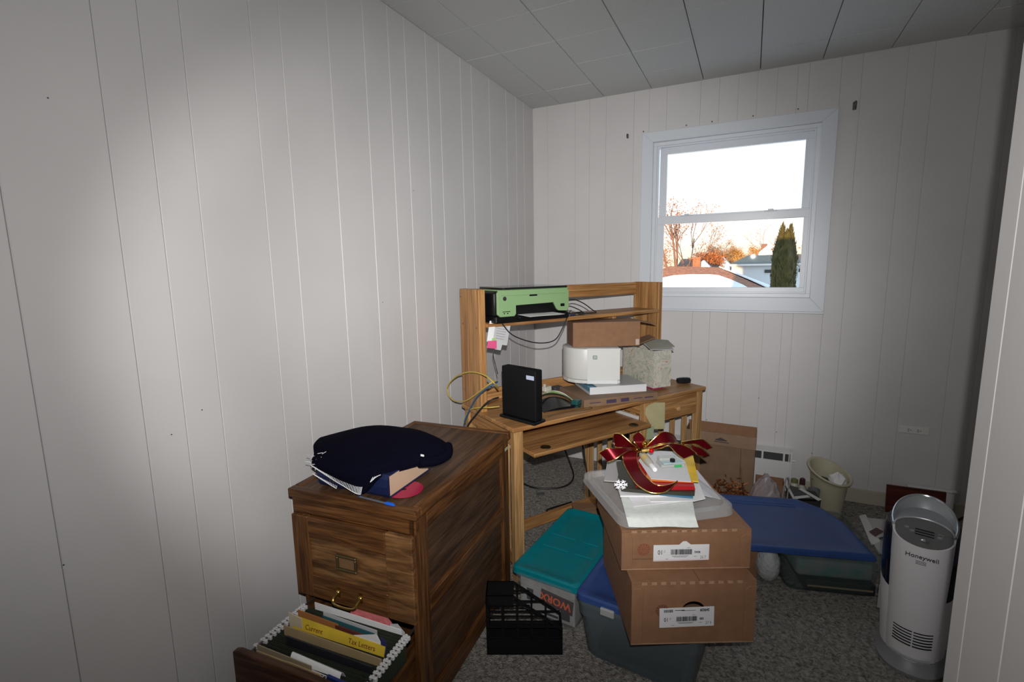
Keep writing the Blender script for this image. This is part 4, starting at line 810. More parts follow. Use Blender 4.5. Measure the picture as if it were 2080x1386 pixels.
# ------------------------------------------------------------------ FLOOR THINGS
# black wire-grid magazine file lying in front of the cabinet
mf = thing('magazine_file', 'black plastic lattice magazine file standing on carpet by cabinet', 'magazine file', (.618, 1.395, 0), math.radians(24.6))
mw, mdp, mh, ml = .275, .085, .235, .07
MB().box(0, 0, 0, mw, mdp, .004).build('floor_plate', blackm, mf)
MB().box(0, 0, 0, mw, .004, .062).build('front_skirt', blackm, mf); MB().box(0, mdp-.004, 0, mw, mdp, .062).build('back_skirt', blackm, mf)
for yy_ in (0, mdp-.004):
    nm = 'lattice_bar'
    def topz(x): return mh if x < .10 else mh-(x-.10)/(mw-.10)*(mh-.105)
    for k in range(6):
        x = .002+k*(mw-.009)/5; MB().box(x, yy_, .06, x+.007, yy_+.004, topz(x+.007)).build(nm, blackm, mf)
    for k in range(4):
        z = .066+k*.042
        xe = mw if z < .105 else .10+(mh-z)/(mh-.105)*(mw-.10)
        MB().box(0, yy_, z, max(xe, .1), yy_+.004, z+.006).build(nm, blackm, mf)
    MB().prism([(.10, mh-.012), (.10, mh), (mw, .105), (mw, .093)], yy_, yy_+.004, 'y').build('sloped_rim', blackm, mf)
    MB().box(0, yy_, mh-.045, .1, yy_+.004, mh).build('top_band', blackm, mf)
MB().box(0, 0, 0, .004, mdp, mh).build('back_panel', blackm, mf); MB().box(mw-.004, 0, 0, mw, mdp, .105).build('end_panel', blackm, mf)
MB().box(0, .0, mh-.003, .1, mdp, mh).build('top_plate', blackm, mf)
# blue-lidded tote on the right with fabric and books
rl = math.radians(14.5)
tc_ = tote('storage_tote', 'low clear storage tote holding floral linens beside humidifier', 'storage tote', (1.60, 2.222, 0), rl, .40, .44, .175, binB, taper=.028)
cloth = mat('floral_linen', (.42, .37, .40), .9, noise=(14, .25, (.10, .26, .23)))
o = thing('linen_pile', 'folded floral linen inside the low clear tote', 'linen', (1.655, 2.27, .062), rl); MB().box(0, 0, 0, .30, .33, .085).build('folded_cloth', cloth, o, bevel=.02, seg=3, smooth=True)
o = thing('dark_book', 'dark hardback book under linens in low clear tote', 'book', (1.69, 2.27, .006), rl); MB().box(0, 0, 0, .27, .33, .05).build('book_body', mat('dark_green_book', (.012, .018, .018), .6), o, bevel=.003); MB().box(.01, -.001, .02, .26, .01, .028).build('page_edges', mat('tan_pages', (.25, .19, .12), .8), o)
LB = thing('tote_lid', 'large blue plastic lid resting across the low clear tote', 'lid', (1.325, 2.152, .178), rl)
lw, ll = .635, .505
ly = mat('blue_lid2', (.022, .062, .215), .45, noise=(30, .07))
R0 = lambda k, z, r=.05: [(p[0], p[1], z) for p in rrect(k, k, lw-k, ll-k, r)]
chf = lambda k, z: [(k, k, z), (lw-k, k, z), (lw-k, ll*.55, z), (lw-k-.04, ll*.80, z), (lw-k-.13, ll-k, z), (k, ll-k, z)]
MB().loft([chf(.0, 0), chf(.002, .016), chf(.010, .022), chf(.024, .022), chf(.032, .017), chf(.1, .017)]).build('lid_shell', ly, LB, smooth=True)
for y in (.41, .435): MB().box(.06, y, .0165, lw-.17, y+.006, .0195).build('ridge', ly, LB)
o = thing('small_carton', 'small brown carton holding up left end of blue lid', 'box', (1.42, 2.23, 0), math.radians(30)); MB().box(0, 0, 0, .10, .16, .150).build('carton_body', card, o, bevel=.002); MB().box(-.001, .04, .15, .101, .12, .152).build('tape', carty, o)
o = thing('white_bag', 'crumpled white plastic bag between carton and low clear tote', 'bag', (1.545, 2.29, 0), .3)
rb = random.Random(12); wbg = MB().sphere((0, 0, .082), 1, 24)
wbg.v = [(p[0]*.05*(1+rb.uniform(-.07, .07)), p[1]*.06*(1+rb.uniform(-.07, .07)), .082+(p[2]-.082)*.08*(1+rb.uniform(-.03, .03))) for p in wbg.v]
wbg.build('bag_film', mat('white_film', (.42, .44, .44), .5, bump=(60, .8, .01)), o, smooth=True)
# humidifier tower
hm_ = thing('humidifier', 'silver grey tower humidifier with dark water tank beside partition', 'humidifier', (2.002, 2.054, 0), math.radians(-15))
shellm = mat('humidifier_grey', (.78, .77, .78), .35); silv = mat('humidifier_silver', (.33, .345, .36), .42, metal=.2); tank = mat('tank_navy', (.006, .010, .026), .12)
def sect(z, wx, y0_, y1_, n=28, tilt=0, p_=2.4):
    out = []
    for k in range(n):
        a = 2*PI*k/n; c, s_ = math.cos(a), math.sin(a)
        x = wx*abs(c)**(2/p_)*(1 if c > 0 else -1); y = (y0_+y1_)/2+(y1_-y0_)/2*abs(s_)**(2/p_)*(1 if s_ > 0 else -1)
        out.append((x, y, z+tilt*(y-y0_)/(y1_-y0_)))
    return out
MB().loft([sect(0, .100, -.155, .14), sect(.012, .102, -.158, .142), sect(.03, .088, -.140, .125), sect(.05, .08, -.13, .12)]).build('base', mat('humidifier_base', (.25, .255, .26), .4), hm_, smooth=True)
# rear body (narrow) and front shell that curves round it
MB().loft([sect(.045, .092, -.115, .125), sect(.20, .103, -.115, .125), sect(.262, .106, -.115, .125, tilt=.07)]).build('rear_body', shellm, hm_, smooth=True)
def front(z, wx, yf, yb, tilt=0, n=20):
    P = [(-wx*math.cos(PI*k/n), yb-(yb-yf)*math.sin(PI*k/n)**.75, z+tilt*math.sin(PI*k/n)) for k in range(n+1)]
    return P+[(wx-.012, yb, z), (-wx+.012, yb, z)]
MB().loft([front(.04, .074, -.132, -.04), front(.15, .077, -.138, -.045), front(.35, .081, -.145, -.055), front(.487, .083, -.147, -.060, -.022)]).build('front_shell', shellm, hm_, smooth=True)
MB().loft([sect(.262, .1058, -.115, .1245, tilt=.07), sect(.38, .108, -.112, .125), sect(.472, .107, -.10, .122), sect(.482, .102, -.09, .12)]).build('water_tank', tank, hm_, smooth=True)
# silver crown: handle arching over the top, sloping control panel
def arc(wx, y0_, dy, z0_, dz, n=24, drop=0): return [(-(wx-.012+.016*math.sin(PI*k/n)**.5)*math.cos(PI*k/n), y0_+dy*math.sin(PI*k/n)**.8, z0_+dz*math.sin(PI*k/n)-drop) for k in range(n+1)]
def sheetloft(C): 
    n = len(C[0]); return MB().add([p for c in C for p in c], [(j*n+i, j*n+i+1, (j+1)*n+i+1, (j+1)*n+i) for j in range(len(C)-1) for i in range(n-1)])
sheetloft([arc(.092, -.060, .045, .488, .020), arc(.088, -.060, .10, .488, .016), arc(.084, -.060, .145, .488, .022), arc(.087, -.060, .158, .489, .050), arc(.092, -.060, .168, .490, .058), arc(.0965, -.060, .178, .488, .054), arc(.097, -.060, .182, .484, .040), arc(.096, -.060, .18, .478, .01)]).build('handle', silv, hm_, solid=.002, smooth=True)
MB().tube(arc(.093, -.058, .170, .491, .0585), .0045, 8).build('handle_rim', mat('rim_silver', (.42, .44, .46), .22, metal=.6), hm_, smooth=True)
pan = [(-.079*math.cos(PI*k/18), -.062-.082*math.sin(PI*k/18)**.75, .4875-.020*math.sin(PI*k/18)) for k in range(19)]
pan2 = [(.079*math.cos(PI*k/18), -.06+.045*math.sin(PI*k/18), .488+.022*math.sin(PI*k/18)) for k in range(1, 18)]
pz = lambda y: .4895+(.244 if y < -.061 else .49)*(y+.061)
cpn = MB().tops([(p[0]*.97, p[1], pz(p[1])) for p in pan], .006).tops([(p[0]*.97, p[1], pz(p[1])) for p in [(.079, -.061)]+pan2+[(-.079, -.061)]], .006).build('control_panel', mat('panel_grey', (.13, .135, .13), .35), hm_)
MB().tube([(p[0], p[1], p[2]+.003) for p in [pan[-1]]+pan2+[pan[0]]], .003, 8).build('panel_rim', silver, hm_, smooth=True)
MB().sphere((.005, -.112, .4785), .011, 14, (1, 1, .4)).build('power_button', chrome, cpn, smooth=True)
for x, y, z in ((-.045, -.062, 0), (-.030, -.075, 0), (.045, -.066, 0), (.042, -.079, 0)): MB().box(x-.007, y-.003, pz(y)-.002, x+.007, y+.003, pz(y)+.0035).build('button', chrome, cpn, bevel=.001)
for y, z in ((-.060, 0), (-.073, 0), (-.086, 0)): MB().box(-.022, y-.002, pz(y)-.003, .028, y+.002, pz(y)+.0012).build('indicator_slot', blackm, cpn)
text('lettering', 'Honeywell', .020, ink, hm_, (-.042, -.1478, .428), (PI/2, 0, 0), ext=.001)
for k in range(3): MB().box(-.013, -.148, .408+k*.005, .014, -.1445, .4095+k*.005).build('print_line', inkg, hm_)
def fy(x): return -.138+.0  # front of shell
for k in range(6):
    for x0_, x1_ in ((-.052, -.002), (.002, .052)):
        P = []
        for q_ in range(6):
            x = x0_+(x1_-x0_)*q_/5; a = math.acos(max(-1, min(1, -x/.0765))); P.append((x, -.043-.0945*math.sin(a)**.75-.0008, .105+k*.0105))
        MB().tube(P, .0021, 5).build('vent_slot', blackm, hm_)
for k in range(9): MB().box(-.1035, -.05+k*.011, .15-.003*k, -.090, -.047+k*.011, .235-.003*k).build('side_vent', mat('vent_grey', (.3, .3, .3), .5), hm_)
MB().tube(cat_rom([(-.06, -.128, .068), (-.03, -.139, .062), (0, -.142, .060), (.03, -.139, .062), (.06, -.128, .068)], 5), .004, 8).build('lower_trim', silver, hm_, smooth=True)
# waste basket with rubbish
wbk = thing('waste_basket', 'cream plastic waste basket with flared tilted rim by back wall', 'waste basket', (1.868, 3.115, 0), math.radians(20))
wbm_ = mat('cream_plastic', (.50, .47, .34), .4)
def ob(rx, ry, z, tl=0, n=30): return [(rx*math.cos(2*PI*k/n), ry*math.sin(2*PI*k/n), z+tl*(math.sin(2*PI*k/n-.0)-.5*math.cos(2*PI*k/n))) for k in range(n)]
MB().loft([ob(.065, .075, .003), ob(.068, .078, 0), ob(.07, .08, .012), ob(.088, .10, .20, .02), ob(.094, .106, .222, .028), ob(.104, .116, .232, .032), ob(.108, .12, .238, .034), ob(.104, .116, .244, .034), ob(.094, .106, .240, .032), ob(.085, .097, .2, .02), ob(.066, .076, .012)], cap=False).build('basket_body', wbm_, wbk, smooth=True)
MB().prism([(p[0], p[1]) for p in ob(.068, .078, 0)], .001, .006).build('basket_floor', wbm_, wbk)
def crumple(name, m_, lab, loc, s_, cat='paper', seed=1, parent=None):
    rr = random.Random(seed); o = thing(name, lab, cat, loc) if not parent else None
    mb_ = MB().sphere((0, 0, 0), 1, 14)
    mb_.v = [tuple(s_[i]*(p[i]*(1+rr.uniform(-.22, .22))) for i in range(3)) for p in mb_.v]
    return mb_.build('crumpled_sheet', m_, o)
crumple('crumpled_paper', paper, 'crumpled white paper ball in the waste basket', (1.905, 3.08, .195), (.045, .05, .05), seed=2)
crumple('dark_wrapper', mat('dark_wrapper', (.05, .045, .03), .5), 'dark crumpled wrapper in the waste basket', (1.835, 3.09, .185), (.045, .035, .025), 'wrapper', 3)
o = thing('rubbish_fill', 'mixed waste filling the lower waste basket', 'rubbish', (1.868, 3.115, .008)); MB().prism(ob(.07, .08, 0, 0), 0, .15).build('fill', mat('grey_waste', (.2, .19, .17), .9, noise=(20, .6)), o)
# dark red board leaning on the wall, cord, papers by the tote
o = MB().box(0, 0, 0, .262, .014, .155).build('wooden_board', wood('mahogany', (.055, .012, .008), (.11, .025, .014), 'x', 10, 30)); o.location = (2.165, 3.235, .002); o.rotation_euler = (-.10, 0, math.radians(2)); tag(o, 'dark red wooden board propped against the back wall', 'board')
hcp = [Vector(p)-Matrix.Identity(3) @ Vector((2.002, 2.054, 0)) for p in ((2.04, 2.15, .03), (2.1, 2.2, .012), (2.2, 2.5, .01), (2.35, 2.9, .03), (2.42, 3.05, .10), (2.52, 3.1, .115), (2.7, 3.14, .1), (2.85, 3.2, .05))]
MB().tube(cat_rom([Matrix.Rotation(math.radians(15), 3, 'Z') @ p for p in hcp], 8), .006, 7).build('power_cord', cablek, hm_, smooth=True)
def floorsheet(name, pxs, m_, lab, cat='paper', z=.003, th=.002): return sheet(name, pxs, z, th, m_, lab, cat)
floorsheet('paper_sheet', [(1745, 1048), (1758, 1045), (1788, 1100), (1770, 1108)], paper, 'narrow white paper on carpet beside blue lid', z=.004)
floorsheet('paper_sheet', [(1762, 1052), (1800, 1056), (1800, 1090), (1782, 1092)], mat('dull_paper', (.6, .59, .57), .7), 'wide white paper on carpet behind humidifier', z=.007)
floorsheet('photo_card', [(1765, 1080), (1780, 1072), (1795, 1080), (1778, 1090)], mat('brown_photo', (.12, .07, .06), .5), 'brown photo card lying on white paper behind humidifier', 'card', z=.0095)
floorsheet('paper_sheet', [(1770, 1095), (1795, 1098), (1800, 1128), (1785, 1125)], paperg, 'grey paper on carpet between blue lid and humidifier', z=.003)
# large carton behind desk
lc = thing('moving_carton', 'large brown moving carton standing against the back wall by desk', 'box', (1.105, 3.04, 0), math.radians(-2))
MB().box(0, 0, 0, .385, .17, .335).build('carton_body', mat('carton_brown', (.20, .125, .075), .75, noise=(14, .1)), lc, bevel=.003)
MB().box(-.002, -.003, .335, .387, .006, .41).build('front_flap', mat('carton_light', (.25, .16, .10), .75, noise=(14, .1)), lc, bevel=.001); MB().box(-.002, .165, .335, .387, .172, .42).build('back_flap', card, lc)
MB().box(-.003, .006, .335, .003, .165, .40).build('side_flap', card, lc); MB().box(.382, .006, .335, .388, .165, .405).build('side_flap', card, lc)
MB().prism([(.17, .365), (.235, .365), (.235, .37), (.2, .385), (.17, .37)], -.0042, -.003, 'y').box(.165, -.0042, .355, .245, -.003, .3595).build('printed_logo', mat('carton_print', (.06, .045, .045), .7), lc)
MB().box(.31, -.0012, .0, .313, .001, .335).build('seam', mat('crease', (.1, .05, .03), .8), lc)
# clutter behind the blue lid
tins = mat('copper_foil', (.45, .16, .06), .25, metal=.8, noise=(60, .5))
tn = thing('foil_garland', 'crumpled copper foil garland on floor behind blue lid', 'garland', (1.37, 2.92, 0))
rr = random.Random(4); tmb = MB()
for k in range(190):
    p = Vector((rr.uniform(-.08, .075), rr.uniform(-.05, .06), rr.uniform(.02, .175)*(1-.3*rr.random()))); q = p+Vector((rr.uniform(-.03, .03), rr.uniform(-.03, .03), rr.uniform(-.02, .02))); s_ = Vector((rr.uniform(-.01, .01), .004, .006)); q.z = max(q.z, .004)
    tmb.add([p, q, q+s_, p+s_], [(0, 1, 2, 3)])
tmb.build('foil_strips', tins, tn)['kind'] = 'stuff'
bx = thing('open_carton', 'low brown carton behind the clear plastic bag', 'box', (1.505, 3.09, 0), 0); MB().box(0, 0, 0, .15, .12, .004).box(0, 0, 0, .15, .004, .12).box(0, .116, 0, .15, .12, .12).box(0, .004, 0, .004, .116, .12).box(.146, .004, 0, .15, .116, .12).build('carton_body', card, bx)
o = thing('plastic_bag', 'crumpled clear plastic bag on floor behind blue lid', 'bag', (1.558, 2.965, 0))
rr = random.Random(8); g_ = [[rr.uniform(-.018, .018) for _ in range(15)] for _ in range(15)]
bgm = MB().grid(lambda a, b_: ((a-.5)*.215, (b_-.5)*.16, .004+max(0, (.185+.03*math.sin(4*a))*math.sin(PI*a)**.6*math.sin(PI*b_)**.6+g_[int(round(a*14))][int(round(b_*14))]*math.sin(PI*a)*math.sin(PI*b_))), 14, 14)
bgm.build('bag_film', mat('clear_film', (.42, .36, .36), .12, alpha=.6), o, solid=.0008)
MB().sphere((0, 0, .07), .035, 10, (1.9, 1.5, 1.6)).build('bag_contents', mat('mixed_contents', (.22, .13, .12), .7, noise=(40, .6)), o)
# spatula-like tool, stick, frame, bottle
o = thing('wooden_stick', 'thin dark stick leaning up from the copper foil', 'stick', (1.452, 2.93, 0)); MB().tube([(0, 0, 0), (-.028, .0, .235)], .004, 7, .003).build('stick_shaft', mat('dark_stick', (.05, .028, .018), .6), o); MB().tube([(-.020, .0, .17), (-.031, .0, .258)], .005, 7, .003).build('stick_tip', mat('tan_stick', (.2, .12, .06), .6), o)
o = thing('kitchen_tongs', 'grey looped metal handle standing up beside plastic bag', 'tool', (1.643, 2.90, 0)); MB().tube(cat_rom([(-.006, 0, 0), (-.012, 0, .10), (-.006, 0, .20), (.004, 0, .25), (.016, 0, .23), (.010, 0, .11), (.006, 0, 0)], 6), .004, 7).build('handle_loop', mat('grey_tool', (.3, .28, .27), .4), o, smooth=True); MB().box(-.02, -.008, 0, .02, .008, .03).build('tool_head', mat('grey_tool', (1, 1, 1)), o, bevel=.004)
o = thing('dark_carton', 'low dark box under the picture frame behind blue lid', 'box', (1.665, 2.84, 0), .12); MB().box(0, 0, 0, .14, .11, .172).build('carton_body', mat('charcoal_card', (.03, .03, .032), .7), o, bevel=.003)
ZF = .186; c0_ = onz(1625, 1003, ZF); pf = thing('picture_frame', 'black picture with white mat strips lying behind blue lid', 'picture frame', (c0_.x, c0_.y, .172))
MB().tops([onz(x, y, ZF-.002)-pf.location for x, y in ((1597, 984), (1613, 1013), (1668, 1015), (1626, 992))], .011).build('picture', blackp, pf)
for pq in (((1595, 984), (1610, 1012), (1615, 1012), (1600, 985)), ((1610, 1014), (1646, 1010), (1640, 1006), (1612, 1009)), ((1622, 993), (1662, 1017), (1669, 1015), (1628, 992))):
    MB().tops([onz(x, y, ZF)-pf.location for x, y in pq], .003).build('mat_strip', mat('white_mat', (.6, .6, .57), .6), pf)
bo = thing('small_bottle', 'small white bottle with dark cap near heater end', 'bottle', (1.742, 3.11, 0)); MB().lathe([(.022, 0), (.026, .004), (.026, .115), (.013, .135), (.013, .14)], 16).build('bottle_body', mat('bottle_offwhite', (.42, .43, .38), .4), bo, smooth=True); MB().lathe([(.014, .14), (.014, .172), (.009, .178)], 14).build('cap', mat('maroon_cap', (.06, .02, .02), .4), bo, smooth=True)
bo = thing('small_jar', 'small pale jar with green lid beside heater end', 'jar', (1.705, 3.14, 0)); MB().lathe([(.018, 0), (.021, .004), (.021, .125), (.016, .133)], 16).build('jar_body', mat('bottle_pale', (.5, .48, .40), .4), bo, smooth=True); MB().lathe([(.018, .133), (.018, .152), (.014, .155)], 14).build('lid', mat('olive_cap', (.15, .16, .06), .5), bo, smooth=True)
o = thing('glass_tumbler', 'short grey tumbler standing next to waste basket', 'tumbler', (1.79, 3.02, 0)); MB().lathe([(.02, 0), (.024, .003), (.03, .16), (.027, .16), (.021, .008)], 18).build('tumbler_body', mat('grey_glass', (.18, .19, .2), .2, alpha=.85), o, smooth=True)
# under the desk: cords, scrap, flap, tag
cable('floor_cord', [(.02+.12, 2.75, .006), (.26, 2.72, .006), (.40, 2.80, .006), (.43, 2.93, .02), (.36, 3.05, .08), (.26, 3.12, .22), (.2, 3.14, .30)], .0055, cablek, 'thick black cord looping on carpet under desk')
cable('black_cable', [dk(.70, .40, .60), dk(.71, .40, .45), dk(.73, .39, .30), dk(.735, .36, .15), dk(.715, .32, .04), dk(.70, .29, .008), dk(.68, .27, .006)], .0045, cablek, 'black cord hanging beneath the keyboard tray')
o = thing('cord_hook', 'bent black rod lying on the wooden stretcher', 'rod', dk(.40, .31, .0995)); MB().tube(cat_rom([Vector((0, 0, -.0)), Vector((0, 0, .006)), DU*.02+Vector((0, 0, .009)), DU*.12+Vector((0, 0, .006)), DU*.17+Vector((0, 0, .005))], 5), .004, 7).build('rod', blackp, o, smooth=True)
o = MB().box(0, 0, 0, .05, .03, .006).build('lint_scrap', mat('grey_scrap', (.10, .095, .10), .9)); at(o, (.30, 2.63, .001), .7); tag(o, 'dark grey scrap on carpet under desk', 'scrap')
fp_ = [onz(1122, 1050, .10), onz(1172, 1020, .15), onz(1150, 1032, .20), onz(1118, 1060, .12)]
o = thing('carton_flap_box', 'brown carton with raised flap behind the teal lid', 'box', (.66, 2.27, 0), math.radians(25)); MB().box(0, 0, 0, .24, .13, .13).build('carton_body', card, o); MB().add([(0, 0, .13), (.24, 0, .13), (.2, -.05, .20), (.04, -.04, .18), (0, .003, .13), (.24, .003, .13), (.2, -.047, .20), (.04, -.037, .18)], [(0, 1, 2, 3), (7, 6, 5, 4), (0, 4, 5, 1), (1, 5, 6, 2), (2, 6, 7, 3), (3, 7, 4, 0)]).build('flap', cardd, o)
tgx = thing('paper_tag', 'white paper tag with red print leaning behind teal lid', 'tag', (.845, 2.235, .0), math.radians(22)); MB().prism([(-.04, .14), (.04, .14), (.042, .20), (.0, .245), (-.012, .245)], -.001, .001, 'y').build('tag_card', paperg, tgx); MB().box(-.01, -.002, .155, .005, -.001, .165).box(.01, -.002, .15, .025, -.001, .16).build('red_print', redst, tgx); MB().box(-.03, -.001, 0, .03, .001, .14).build('tag_base', paperg, tgx)
# wall marks: small nails on the left wall
for k, (x, y) in enumerate(((840, 387), (777, 614), (97, 199), (410, 833), (348, 883), (129, 1148))):
    r_ = ray(x, y); p = CAM+r_*(-CAM.x/r_.x)
    o = MB().lathe([(.0018, 0), (.0018, .0015), (.001, .0015)], 7, axis='x').build('wall_nail', dull); o.location = (0.0, p.y, p.z); tag(o, 'tiny nail head in the left wall panelling', 'nail', 'nails in the left wall')
for k, (x, y) in enumerate(((1435, 853), (1577, 878), (1649, 921), (1541, 809))):
    p = ony(x, y, YB-.001); o = MB().lathe([(.003, 0), (.003, .0015), (.001, .0015)], 7, axis='y').build('wall_nail', dull); o.location = (p.x, YB-.0015, p.z); tag(o, 'tiny nail head low on the back wall', 'nail', 'nails low in the back wall')

# ------------------------------------------------------------------ OUTSIDE
snow = mat('snow', (.80, .84, .90), .8, noise=(2, .04)); shing = mat('red_shingles', (.30, .15, .10), .9, noise=(7, .3)); shg = mat('grey_shingles', (.12, .15, .15), .9, noise=(6, .2)); brick = mat('chimney_brick', (.25, .12, .08), .9, noise=(9, .2)); sid = mat('pale_siding', (.62, .68, .72), .7); sidw = mat('white_siding', (.75, .75, .74), .7)
GZ = -3.2
struct(MB().box(-60, YB+.6, GZ-.3, 60, 120, GZ).build('snowy_ground', snow))
def poly3(name, P, m_, par, th=.06):
    n = (P[1]-P[0]).cross(P[2]-P[0]).normalized()*th
    if n.z > 0: n = -n
    k = len(P); return MB().add(list(P)+[p+n for p in P], [tuple(range(k)), tuple(range(2*k-1, k-1, -1))]+[(i, k+i, k+(i+1) % k, (i+1) % k) for i in range(k)]).build(name, m_, par)
# hip-roofed house: ridge and hip lines taken from the picture, at 26 to 30 m
hh = thing('hip_roof_house', 'house with red hip roof half covered by snow', 'house', (0, 0, 0))
RL, RR = ony(1360, 541, 30), ony(1458, 543, 30); CRr = ony(1600, 606, 25.5); CL_ = ony(1190, 606, 25.5); BRr = CRr+Vector((0, 9, 0)); BLl = CL_+Vector((0, 9, 0))
poly3('roof_plane', [RL, RR, CRr, CL_], shing, hh); poly3('roof_plane', [RR, BRr, CRr], shing, hh); poly3('roof_plane', [RL, CL_, BLl], shing, hh); poly3('roof_plane', [RL, BLl, BRr, RR], shing, hh)
MB().box(CL_.x+.3, CL_.y+.3, GZ, CRr.x-.3, CRr.y+8.7, CRr.z-.05).build('house_wall', sidw, hh)
def on(P0, P1, P2, x, y):   # point of a plane under a pixel
    n = (P1-P0).cross(P2-P0).normalized(); return onpl(x, y, P0, n)
sn = [on(RL, RR, CRr, *p) for p in ((1345, 568), (1368, 563), (1400, 561), (1440, 561), (1460, 563), (1485, 572), (1510, 583), (1530, 595), (1550, 606), (1200, 606), (1300, 580))]
poly3('snow_cover', [p+Vector((0, 0, .10)) for p in sn], snow, hh, .08)
poly3('snow_cover', [RR.lerp(BRr, .02)+Vector((0, .1, .09)), BRr+Vector((0, -.3, .09)), CRr.lerp(BRr, .05)+Vector((0, 0, .09)), RR.lerp(CRr, .5)+Vector((.1, .15, .09))], snow, hh, .06)
p = ony(1415, 548, 31); MB().box(p.x-.21, p.y-.2, p.z-.6, p.x+.21, p.y+.3, p.z+.72).box(p.x-.24, p.y-.23, p.z+.64, p.x+.24, p.y+.33, p.z+.72).build('chimney', brick, hh)
# brown roof behind
h2_ = thing('brown_roof_house', 'house with brown roof and snowy dormer behind chimney', 'house', (0, 0, 0)); a0, a1 = ony(1385, 526, 46), ony(1458, 526, 46); b0, b1 = ony(1372, 546, 41), ony(1459, 546, 41)
poly3('roof_plane', [a0, a1, b1, b0], mat('brown_shingles', (.13, .10, .10), .9), h2_); MB().box(b0.x, b0.y+.2, GZ, b1.x, b0.y+8, b0.z).build('house_wall', sidw, h2_)
p = ony(1428, 540, 40.5); MB().prism([(-.5, -.1), (.5, -.1), (0, .42)], 0, 1.5, 'y').build('dormer', snow, h2_).location = p
h3_ = thing('white_gable_house', 'narrow white gabled house between the roofs', 'house', (0, 0, 0)); p = ony(1466, 545, 45); MB().prism([(-.5, -5), (.55, -5), (.55, .35), (0, .95), (-.5, .35)], 0, 3, 'y').build('house_wall', sidw, h3_).location = p
# pale house on the right
h4_ = thing('pale_house', 'long pale blue house with grey roof behind evergreen', 'house', (0, 0, 0)); e0, e1 = ony(1482, 537, 36), ony(1700, 531, 36); t0, t1 = ony(1520, 519, 40.5), ony(1760, 513, 40.5)
poly3('roof_plane', [t0, t1, e1, e0], shg, h4_); MB().box(e0.x+.12, e0.y+.25, GZ, e1.x, e0.y+7, e0.z-.03).build('house_wall', sid, h4_); MB().box(e0.x-.05, e0.y-.06, e0.z-.12, e1.x, e0.y+.02, e0.z+.0).build('fascia', sidw, h4_)
for x0_, x1_, y0_, y1_ in ((1553, 1567, 548, 555), (1622, 1632, 546, 553)):
    a_, b_ = ony(x0_, y1_, 36.2), ony(x1_, y0_, 36.2); wn = MB().box(a_.x, 36.2, a_.z, b_.x, 36.4, b_.z).build('window', mat('dark_pane', (.03, .04, .05), .2), h4_); MB().box(a_.x-.03, 36.18, a_.z-.04, b_.x+.03, 36.4, a_.z).build('sill', sidw, wn)
h5_ = thing('far_gable_house', 'white snowy gable with chimney behind the pale house', 'house', (0, 0, 0)); p = ony(1558, 518, 52); MB().prism([(-.7, -6), (.8, -6), (.8, .2), (.1, .95), (-.7, .25)], 0, 4, 'y').build('house_wall', snow, h5_).location = p
p = ony(1552, 503, 53.5); MB().box(-.24, 0, -1.6, .26, .6, .35).build('chimney', mat('dark_brick', (.16, .10, .09), .9), h5_).location = p
# arborvitae: three spires of feathery scales
av = thing('arborvitae', 'tall dark green columnar evergreen with three golden tips', 'tree', ony(1592, 600, 19)); av.location.z = GZ; base = Vector((av.location.x, av.location.y, 0))
avm = mat('evergreen', (.05, .046, .011), .9, noise=(6, .3)); rr = random.Random(3)
tips = [(ony(1590, 457, 19), .30), (ony(1607, 458, 19), .27), (ony(1600, 468, 18.8), .30)]
for k, (tp_, rw) in enumerate(tips):
    mb_ = MB(); hgt = tp_.z-GZ
    for q_ in range(1500):
        f = rr.random()**.7; z = hgt*(1-f*.86)-.0; prof = rw*min(1, (f*5.2)**.75)*(1-.25*max(0, f-.55))
        a = rr.uniform(0, 2*PI); r_ = prof*rr.uniform(.72, 1.0); c = Vector((tp_.x-base.x+r_*math.cos(a), tp_.y-base.y+r_*math.sin(a), z))
        o1 = Vector((math.cos(a)*.03, math.sin(a)*.03, .13*rr.uniform(.7, 1.3))); sd_ = Vector((-math.sin(a), math.cos(a), 0))*.035
        mb_.add([c-sd_, c+sd_, c+o1], [(0, 1, 2)])
    core = [(rw*.86*min(1, (f*5.2)**.75)*(1-.25*max(0, f-.55))+.005, hgt*(1-f*.86)) for f in [i/14 for i in range(15)]]
    mb_.lathe(core, 14, (tp_.x-base.x, tp_.y-base.y)); fo = mb_.build('foliage', avm, av)
MB().tube([(0, 0, 0), (0, 0, 1.2)], .12, 8).build('trunk', mat('bark', (.08, .06, .05), .9), av)
